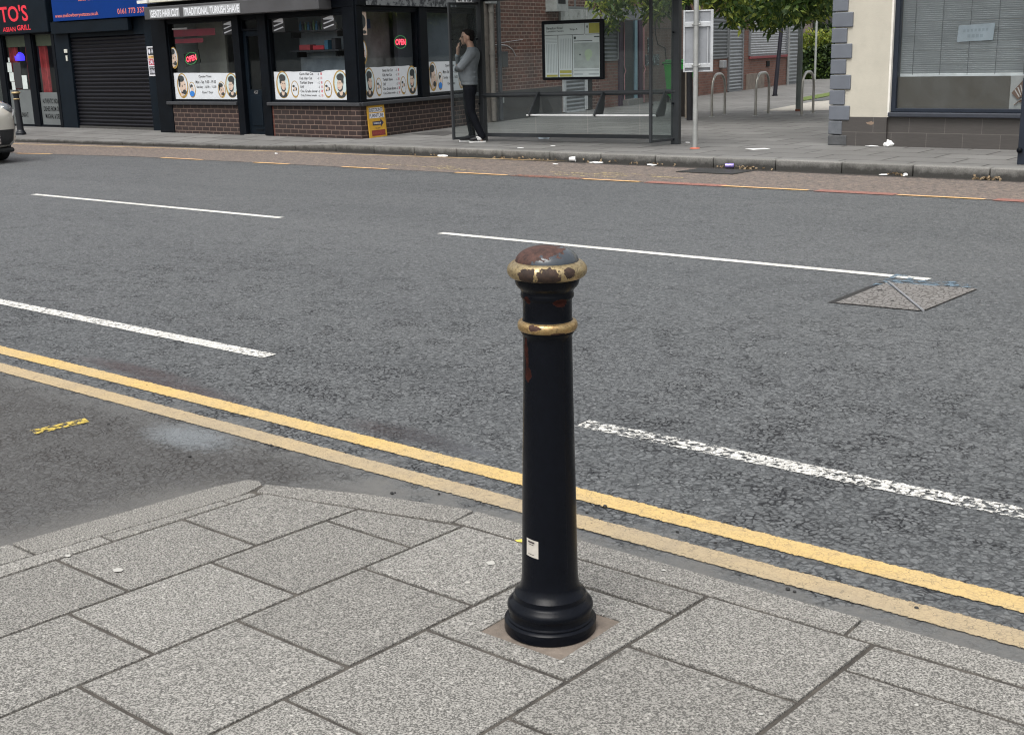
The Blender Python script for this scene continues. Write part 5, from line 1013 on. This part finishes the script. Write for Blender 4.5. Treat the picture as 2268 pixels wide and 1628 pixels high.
b.build('crown', M_leaf1, t1)
t2b = G(1781, 176, .12); d2 = math.hypot(t2b.x, t2b.y)
t2 = thing('dark_tree', 'dark bushy tree with a grey trunk beyond the shuttered row', 'tree', tuple(t2b))
MB().tube([(0, 0, 0), (.08, .05, 2.0), (0, .1, 4), (.3, 0, 6.5)], [.22, .18, .14, .07], 12).build('trunk', mat('grey_bark', (.12, .10, .09), .9, var=.4, vs=8, bump=1, bs=15), t2, 60)
b = MB(); b.T = Matrix.Translation(-t2b)
for _ in range(120): clump(b, AT(rnd.uniform(1790, 1900), rnd.uniform(-190, 88), d2 + rnd.uniform(1.5, 5)), rnd.uniform(.35, .6), 26, .28, rnd)
for px, py in ((1812, 70), (1822, 96), (1832, 60), (1840, 88), (1806, 90), (1815, 108)): clump(b, AT(px, py, d2 + 2), .4, 30, .26, rnd)
b.build('crown', M_leaf2, t2)
hb = G(1800, 177, .12); hd = Vector((.775, .632, 0)); hn = Vector((-.632, .775, 0))
hg = thing('hedge', 'dense green hedge with yellow green top growth at the end of the side street', 'hedge', tuple(hb + hn * 1.0))
b = MB(); b2 = MB()
for _ in range(6500):
    p = hd * rnd.uniform(-.4, 4) + hn * (rnd.uniform(-.8, -.3) if rnd.random() < .75 else rnd.uniform(-.3, .9)) + Vector((0, 0, rnd.uniform(.0, 1.75)))
    if rnd.random() < .25 and p.z < 1.2: continue
    if p.z < 1.1 + .3 * math.sin(p.x * 1.7): leaf(b, p, .16, .05, rnd)
    else: leaf(b2, p + Vector((0, 0, rnd.uniform(-.2, .25))), .15, .045, rnd)
b.build('foliage', M_leaf3, hg); b2.build('new_growth', M_leaf4, hg)
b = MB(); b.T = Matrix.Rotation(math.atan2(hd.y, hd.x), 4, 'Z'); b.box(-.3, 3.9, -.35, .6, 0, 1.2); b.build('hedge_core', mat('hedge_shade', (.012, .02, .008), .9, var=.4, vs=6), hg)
# ------------------------------------------------------------------ litter
M_lit = mat('white_litter', (.78, .78, .77), .6, var=.08, vs=20); M_bag = mat('pale_blue_bag', (.60, .66, .72), .4, var=.15, vs=12)
def foot(px, py, r):
    p = GR(px, py); y = min(p.y, kl(p.x)[0] - r - .03); return Vector((p.x, y, zr(y) + .004))
def crumple(px, py, r, lab, m=None, z=None, flat=.45, name='crumpled_paper', sx=1.3):
    r *= .8; p = foot(px, py, r) if z is None else G(px, py, z); rr = random.Random(int(px * 7 + py)); bm = bmesh.new(); bmesh.ops.create_icosphere(bm, subdivisions=2, radius=1)
    for v in bm.verts:
        k = rr.uniform(.65, 1.15); v.co = Vector((v.co.x * r * sx * k, v.co.y * r * k, max(-.001, (v.co.z + .35) * r * flat * k)))
    me = bpy.data.meshes.new(name); bm.to_mesh(me); bm.free(); me.materials.append(m or M_lit); o = bpy.data.objects.new(name, me); COL.objects.link(o); o.location = (p.x, p.y, p.z + .008); o.rotation_euler = (0, 0, rr.uniform(-.5, .5))
    return tag(o, lab, 'litter', 'litter along the far kerb')
def cup(px, py, r, L, ang, lab, z=None):
    p = foot(px, py, r) if z is None else G(px, py, z); b = MB(); b.T = Matrix.Rotation(ang, 4, 'Z') @ Matrix.Rotation(R_(90), 4, 'Y')
    b.lathe([(0, r * .72), (L, r), (L + .004, r * 1.08), (L, r * .95), (L * .1, r * .68)], 16); o = b.build('paper_cup', M_lit, None, 40, loc=(p.x, p.y, p.z + r + .006)); return tag(o, lab, 'litter', 'litter along the far kerb')
crumple(1001, 346, .075, 'flat white paper wrapper in the gutter left of the shelter', flat=.3, sx=1.7); cup(1313, 353, .038, .09, .4, 'white paper cup lying in the gutter in front of the timetable'); crumple(1357, 358, .08, 'flattened white bag in the gutter right of the paper cup', flat=.22, sx=1.9)
crumple(1470, 364, .07, 'crumpled grey white scrap in the gutter below the shelter end post', flat=.2, sx=1.8); crumple(1205, 309, .11, 'pale blue white carrier bag under the shelter bottom bar', M_bag, .12, .75, 'carrier_bag', 1.25)
crumple(1965, 325, .10, 'white tissue heap at the foot of the tiled wall', None, .12, .85, 'tissue', 1.3); crumple(1932, 326, .06, 'thin white scrap beside the corner of the cream building', None, .12, .2, 'crumpled_paper', 2.4)
crumple(2012, 378, .045, 'small white scrap left of the fallen leaves in the gutter', flat=.3, sx=1.6); crumple(2054, 381, .04, 'round white scrap right of the fallen leaves in the gutter', flat=.8, sx=1.1); crumple(2152, 326, .06, 'grey scrap by the wall near the right edge', mat('grey_litter', (.35, .35, .34), .6), .12, .2, 'crumpled_paper', 2)
crumple(1152, 330, .045, 'small white scrap on the kerb edge before the shelter', None, .12, .2, 'crumpled_paper', 1.8); crumple(1225, 325, .035, 'tiny pale scrap on the paving before the shelter', None, .12, .2, 'crumpled_paper', 2.0); crumple(1522, 318, .04, 'small white scrap beside the foot of the bus stop pole', None, .12, .3, 'crumpled_paper', 1.5)
crumple(612, 343, .03, 'tiny white scrap in the gutter before the barber shop', flat=.6); crumple(1230, 366, .03, 'tiny white scrap in the red lane below the carrier bag', flat=.3, sx=2)
p = foot(1664, 365, .04); b = MB(); b.T = Matrix.Rotation(.35, 4, 'Z') @ Matrix.Rotation(R_(90), 4, 'Y'); b.lathe([(0, .026), (.004, .031), (.11, .031), (.115, .027)], 18); tag(b.build('drinks_can', mat('purple_can', (.30, .24, .58), .3, .5, var=.4, vs=30), None, 40, loc=(p.x, p.y, p.z + .04)), 'purple drinks can lying in the gutter below the white square', 'can')
b = MB(); b.poly([tuple(G(px, py, .126)) for px, py in ((1649, 330), (1693, 328.5), (1707, 330.5), (1668, 332.5))]); tag(b.build('flat_card', M_lit), 'flat white square card lying on the paving near the kerb', 'litter')
M_dl = mat('dry_leaf', (.20, .145, .085), .8, var=.5, vs=30)
b = MB()
for x0, x1, y, n in ((1690, 1730, 366, 26), (1640, 1665, 364, 8), (2020, 2050, 380, 16), (2200, 2268, 388, 40), (1100, 1300, 349, 26), (1300, 1560, 360, 26), (900, 1000, 343, 8), (1740, 1800, 367, 8)):
    for _ in range(n): p = foot(rnd.uniform(x0, x1), y + rnd.gauss(0, 1.8), .01); leaf(b, p + Vector((0, 0, .03)), rnd.uniform(.03, .06), .015, rnd)
o = b.build('fallen_leaves', M_dl); o['kind'] = 'stuff'; o['label'] = 'dry leaves and crumbs along the far gutter'; o['category'] = 'leaves'
# ------------------------------------------------------------------ white car at the left edge
XF = FY(37, 300, 11.0).x
car = thing('parked_car', 'pearl white car nosing in at the left edge of the road', 'car', (XF + .06, 10.13, 0))
M_car = mat('pearl_car_paint', (.50, .48, .43), .25, .1, var=.03, vs=2, coat=1); M_tyre = mat('tyre_rubber', (.012, .012, .013), .7); M_chr = mat('car_chrome', (.7, .7, .7), .15, .95, var=.05); M_cblk = mat('car_black_plastic', (.012, .013, .015), .5)
def se(w, zb, zt, n=5, N=28):
    zc, hz = (zb + zt) / 2, (zt - zb) / 2; sg = lambda v: (1 if v >= 0 else -1) * abs(v) ** (2 / n)
    return [(w * sg(math.cos(2 * math.pi * k / N)), zc + hz * sg(math.sin(2 * math.pi * k / N))) for k in range(N)]
st = [(.26, .42, .36, .74), (.24, .60, .30, .84), (.16, .74, .25, .94), (.02, .83, .23, 1.01), (-.25, .885, .22, 1.06), (-.7, .90, .22, 1.09), (-1.1, .90, .22, 1.11), (-2.4, .90, .22, 1.08), (-3.5, .90, .24, 1.08), (-3.85, .86, .28, 1.02), (-4.0, .76, .36, .92)]
b = MB(); b.loft([[(x, y, z) for y, z in se(w_, zb, zt)] for x, w_, zb, zt in st]); cbdy = b.build('body', M_car, car, 60)
sm = cbdy.modifiers.new('sub', 'SUBSURF'); sm.levels = sm.render_levels = 1
b = MB(); b.loft([[(x, y, z) for x, y, z in ((-.95, -.74, 1.03), (-.95, .74, 1.03), (-3.75, .74, 1.05), (-3.75, -.74, 1.05))], [(-1.75, -.58, 1.5), (-1.75, .58, 1.5), (-3.35, .58, 1.5), (-3.35, -.58, 1.5)]]); b.build('windows', mat('car_glass', (.02, .025, .03), .08), car, bevel=.05)
b = MB(); b.box(-3.4, -1.7, -.6, .6, 1.5, 1.56); b.build('roof', M_car, car, bevel=.05)
for x in (-.62, -3.2):
    for s in (-1, 1):
        wl = MB().tube([(x, s * .70, .33), (x, s * .73, .33), (x, s * .88, .33), (x, s * .905, .33)], [.30, .33, .33, .29], 28).build('wheel', M_tyre, car, 40)
        MB().tube([(x, s * .86, .33), (x, s * .91, .33)], [.22, .20], 20).build('rim', M_chr, wl, 40)
for s in (-1, 1):
    hl = MB().ball((.055, s * .63, .855), (.13, .145, .12), 20).build('headlight', mat('headlight_glass', (.10, .11, .12), .08, coat=1), car, 60)
    b = MB(); b.tube([(.19 - .30 * abs(math.cos(a)) * .32, s * (.63 + .135 * math.cos(a)), .845 + .115 * math.sin(a)) for a in [R_(k) for k in range(170, 371, 20)]], .020, 8); b.build('light_ring', mat('headlight_white', (.85, .85, .85), .3), hl, 60)
    b = MB(); b.tube([(.165, s * .53, .90), (.12, s * .69, .93)], .012, 6); b.build('light_bar', mat('headlight_white', (.85, .85, .85), .3), hl, 60)
    b = MB(); ny, nz = 12, 8
    P = [[(.40, s * (.40 + (.25 + .05 * j / nz) * i / ny * (1 if j > 1 else .8)), .30 + .25 * j / nz) for i in range(ny + 1)] for j in range(nz + 1)]
    for j in range(nz):
        for i in range(ny): b.poly([P[j][i], P[j][i + 1], P[j + 1][i + 1], P[j + 1][i]])
    fv = b.build('fog_vent', M_cblk, car); sw = fv.modifiers.new('wrap', 'SHRINKWRAP'); sw.target = cbdy; sw.wrap_method = 'PROJECT'; sw.use_project_x = True; sw.use_project_y = sw.use_project_z = False; sw.use_negative_direction = True; sw.use_positive_direction = False; sw.offset = .008
b = MB(); b.box(.255, .268, -.42, .42, .30, .55); gr = b.build('grille', M_cblk, car, bevel=.01)
b = MB()
for i in range(-9, 10):
    for j in range(4): b.box(.268, .274, i * .043 - .008, i * .043 + .008, .325 + j * .055, .362 + j * .055)
b.build('grille_studs', M_chr, gr); b = MB(); b.box(-.6, .14, -.70, .70, .17, .25); b.build('front_lip', M_cblk, car, bevel=.03)
# ------------------------------------------------------------------ person on the phone
pf = G(1046, 315.2, .12); ps = thing('person', 'man in grey sweatshirt and black trousers standing on the phone by the shelter', 'person', tuple(pf), math.atan2(-.632, -.775))
M_sk = mat('skin', (.42, .26, .19), .5, var=.08, vs=20); M_sw = mat('grey_sweatshirt', (.15, .17, .185), .9, var=.18, vs=7, bump=1.0, bs=14); M_tr = mat('black_trousers', (.006, .007, .010), .85, var=.3, vs=8, spec=.12); M_hr = mat('dark_hair', (.009, .0075, .007), .8, spec=.15, var=.4, vs=40, bump=.6, bs=90)
NL = [(.01, .09, .86), (.0, .10, .50), (-.175, .115, .09)]; FL = [(.03, -.09, .86), (.045, -.095, .50), (-.005, -.10, .09)]
NA = [(-.055, .185, 1.445), (.15, .225, 1.215), (.215, .03, 1.195)]; FA = [(-.04, -.185, 1.445), (.215, -.16, 1.235), (.185, -.055, 1.455)]
def rings(b, L, n=24): b.loft([[(cf + rf * math.cos(2 * math.pi * k / n), rs * math.sin(2 * math.pi * k / n), z) for k in range(n)] for z, cf, rf, rs in L])
b = MB(); rings(b, [(.84, .01, .09, .14), (.95, .01, .10, .15), (1.10, .015, .11, .145), (1.25, .0, .115, .165), (1.38, -.03, .11, .175), (1.46, -.05, .085, .15), (1.51, -.05, .06, .09)])
b.capsule([(-.05, 0, 1.47), (-.005, 0, 1.62)], [.060, .056], 14)
b.ball((.02, 0, 1.712), (.099, .077, .102), 20); b.ball((.055, 0, 1.65), (.066, .058, .072), 16); b.ball((.085, 0, 1.597), (.032, .034, .026), 12); b.ball((.095, 0, 1.70), (.025, .05, .022), 12)
b.capsule([(.118, 0, 1.695), (.138, 0, 1.660)], [.011, .016], 8); b.ball((.118, 0, 1.628), (.012, .026, .008), 10); b.ball((.115, 0, 1.615), (.012, .024, .008), 10)
for s in (-1, 1): b.ball((.005, s * .079, 1.675), (.022, .010, .033), 10)
for L in (NL, FL): b.capsule(L, [.075, .052, .038]); b.capsule([L[2], (L[2][0] + .02, L[2][1], .05)], [.036, .036])
for A in (NA, FA): b.capsule(A, [.05, .042, .030])
b.capsule([(.215, .03, 1.195), (.21, -.045, 1.205)], [.030, .034])                       # near palm, tucked under the far elbow
for k in range(4): b.capsule([(.19 + .018 * k, -.055, 1.215), (.19 + .018 * k, -.105, 1.205), (.185 + .016 * k, -.125, 1.185)], [.0095, .009, .008], 8)
b.capsule([(.185, -.055, 1.455), (.178, -.045, 1.52)], [.028, .036]);                      # far palm
for k in range(4): b.capsule([(.190 - .004 * k, -.05, 1.53 + .017 * k), (.182 - .004 * k, -.012, 1.545 + .019 * k), (.158 - .004 * k, .004, 1.548 + .019 * k)], [.0095, .009, .008], 8)
b.capsule([(.170, -.065, 1.52), (.135, -.070, 1.555), (.115, -.06, 1.585)], [.012, .010, .009], 8)
remesh(b.build('body', M_sk, ps), .0075, 2, .5)
b = MB(); rings(b, [(.925, .012, .125, .172), (.945, .012, .142, .188), (.985, .014, .138, .184), (1.0, .018, .15, .192), (1.07, .033, .158, .192), (1.15, .036, .160, .195), (1.25, .018, .158, .2), (1.35, -.025, .148, .205), (1.43, -.052, .128, .195), (1.49, -.058, .10, .15), (1.535, -.04, .072, .080)])
b.capsule(NA[:2] + [(.20, .08, 1.195)], [.082, .066, .052], 14); b.capsule(FA[:2] + [(.195, -.085, 1.40)], [.080, .064, .046], 14)
for z, a in ((1.30, .2), (1.22, -.1), (1.13, .15), (1.06, 0)): b.capsule([(-.09, .13, z), (.02, .175, z - .03 + a * .1), (.12, .14, z - .05)], [.016, .02, .012], 8)
remesh(b.build('sweatshirt', M_sw, ps), .011, 3, .5)
b = MB(); rings(b, [(.78, .01, .10, .15), (.86, .008, .118, .172), (.95, .01, .115, .165), (.97, .01, .10, .15)]); b.capsule([NL[0], (.012, .1, .68), NL[1], (-.085, .108, .29), NL[2]], [.102, .088, .072, .064, .058], 14); b.capsule([FL[0], (.045, -.095, .68), FL[1], (.022, -.098, .29), FL[2]], [.100, .086, .070, .062, .056], 14)
for L in (NL, FL): b.ball((L[2][0] + .01, L[2][1], .115), (.066, .06, .03), 12)
remesh(b.build('trousers', M_tr, ps), .011, 2, .5)
def shoe(f0, f1, s, white):
    n = 10; b = MB(); L = f1 - f0; b.mi = 0; prof = [(0, .030), (.08, .038), (.3, .040), (.55, .044), (.75, .048), (.92, .038), (1, .018)]
    b.loft([[(f0 + L * t_ + 0, s + hw * math.cos(2 * math.pi * k / 14), .028 + h_ * (.5 + .5 * math.sin(2 * math.pi * k / 14))) for k in range(14)] for (t_, hw), h_ in zip(prof, (.05, .085, .09, .072, .055, .042, .022))])
    b.mi = 1; b.loft([[(f0 - .006 + (L + .012) * t_, s + (hw + .002) * c, z) for c, z in ((-1, 0), (1, 0), (1, .022), (-1, .022))] for t_, hw in prof])
    o = b.build('shoe', [mat('black_shoe', (.010, .011, .013), .6), mat('white_sole', (.60, .60, .59), .5)], ps, 40)
    if white:
        k = MB(); k.ball((f0 + .10, s + .036, .062), (.050, .012, .030), 12); k.ball((f0 + .13, s + .02, .085), (.03, .03, .02), 10); k.build('shoe_patch', mat('white_sole', (.75, .75, .74), .5), o, 60)
shoe(-.226, .045, .115, True); shoe(-.055, .215, -.10, False)
b = MB(); b.ball((-.004, 0, 1.745), (.101, .082, .083), 20); b.ball((-.04, 0, 1.70), (.062, .076, .085), 16); b.ball((.062, 0, 1.797), (.042, .052, .026), 12); b.ball((.03, 0, 1.80), (.07, .06, .03), 12); remesh(b.build('hair', M_hr, ps), .009, 2, .5)
for s in (-1, 1): MB().ball((.108, s * .032, 1.688), (.010, .013, .007), 10).build('eye', mat('eye_dark', (.03, .02, .015), .3), ps, 60)
for s in (-1, 1): MB().capsule([(.112, s * .018, 1.708), (.100, s * .052, 1.706)], [.006, .005], 6).build('eyebrow', M_hr, ps, 60)
ph = thing('mobile_phone', 'black mobile phone held to the mouth of the man in grey', 'phone'); ph.matrix_world = Matrix.Translation(pf) @ Matrix.Rotation(math.atan2(-.632, -.775), 4, 'Z') @ Matrix.Translation((.150, -.030, 1.580)) @ Matrix.Rotation(R_(32), 4, 'Y')
MB().box(-.005, .005, -.036, .036, -.075, .075).build('case', mat('phone_black', (.008, .008, .01), .25), ph, bevel=.004); MB().box(-.0062, -.0055, -.032, .032, -.068, .068).build('screen', mat('phone_screen', (.01, .01, .012), .1), ph)
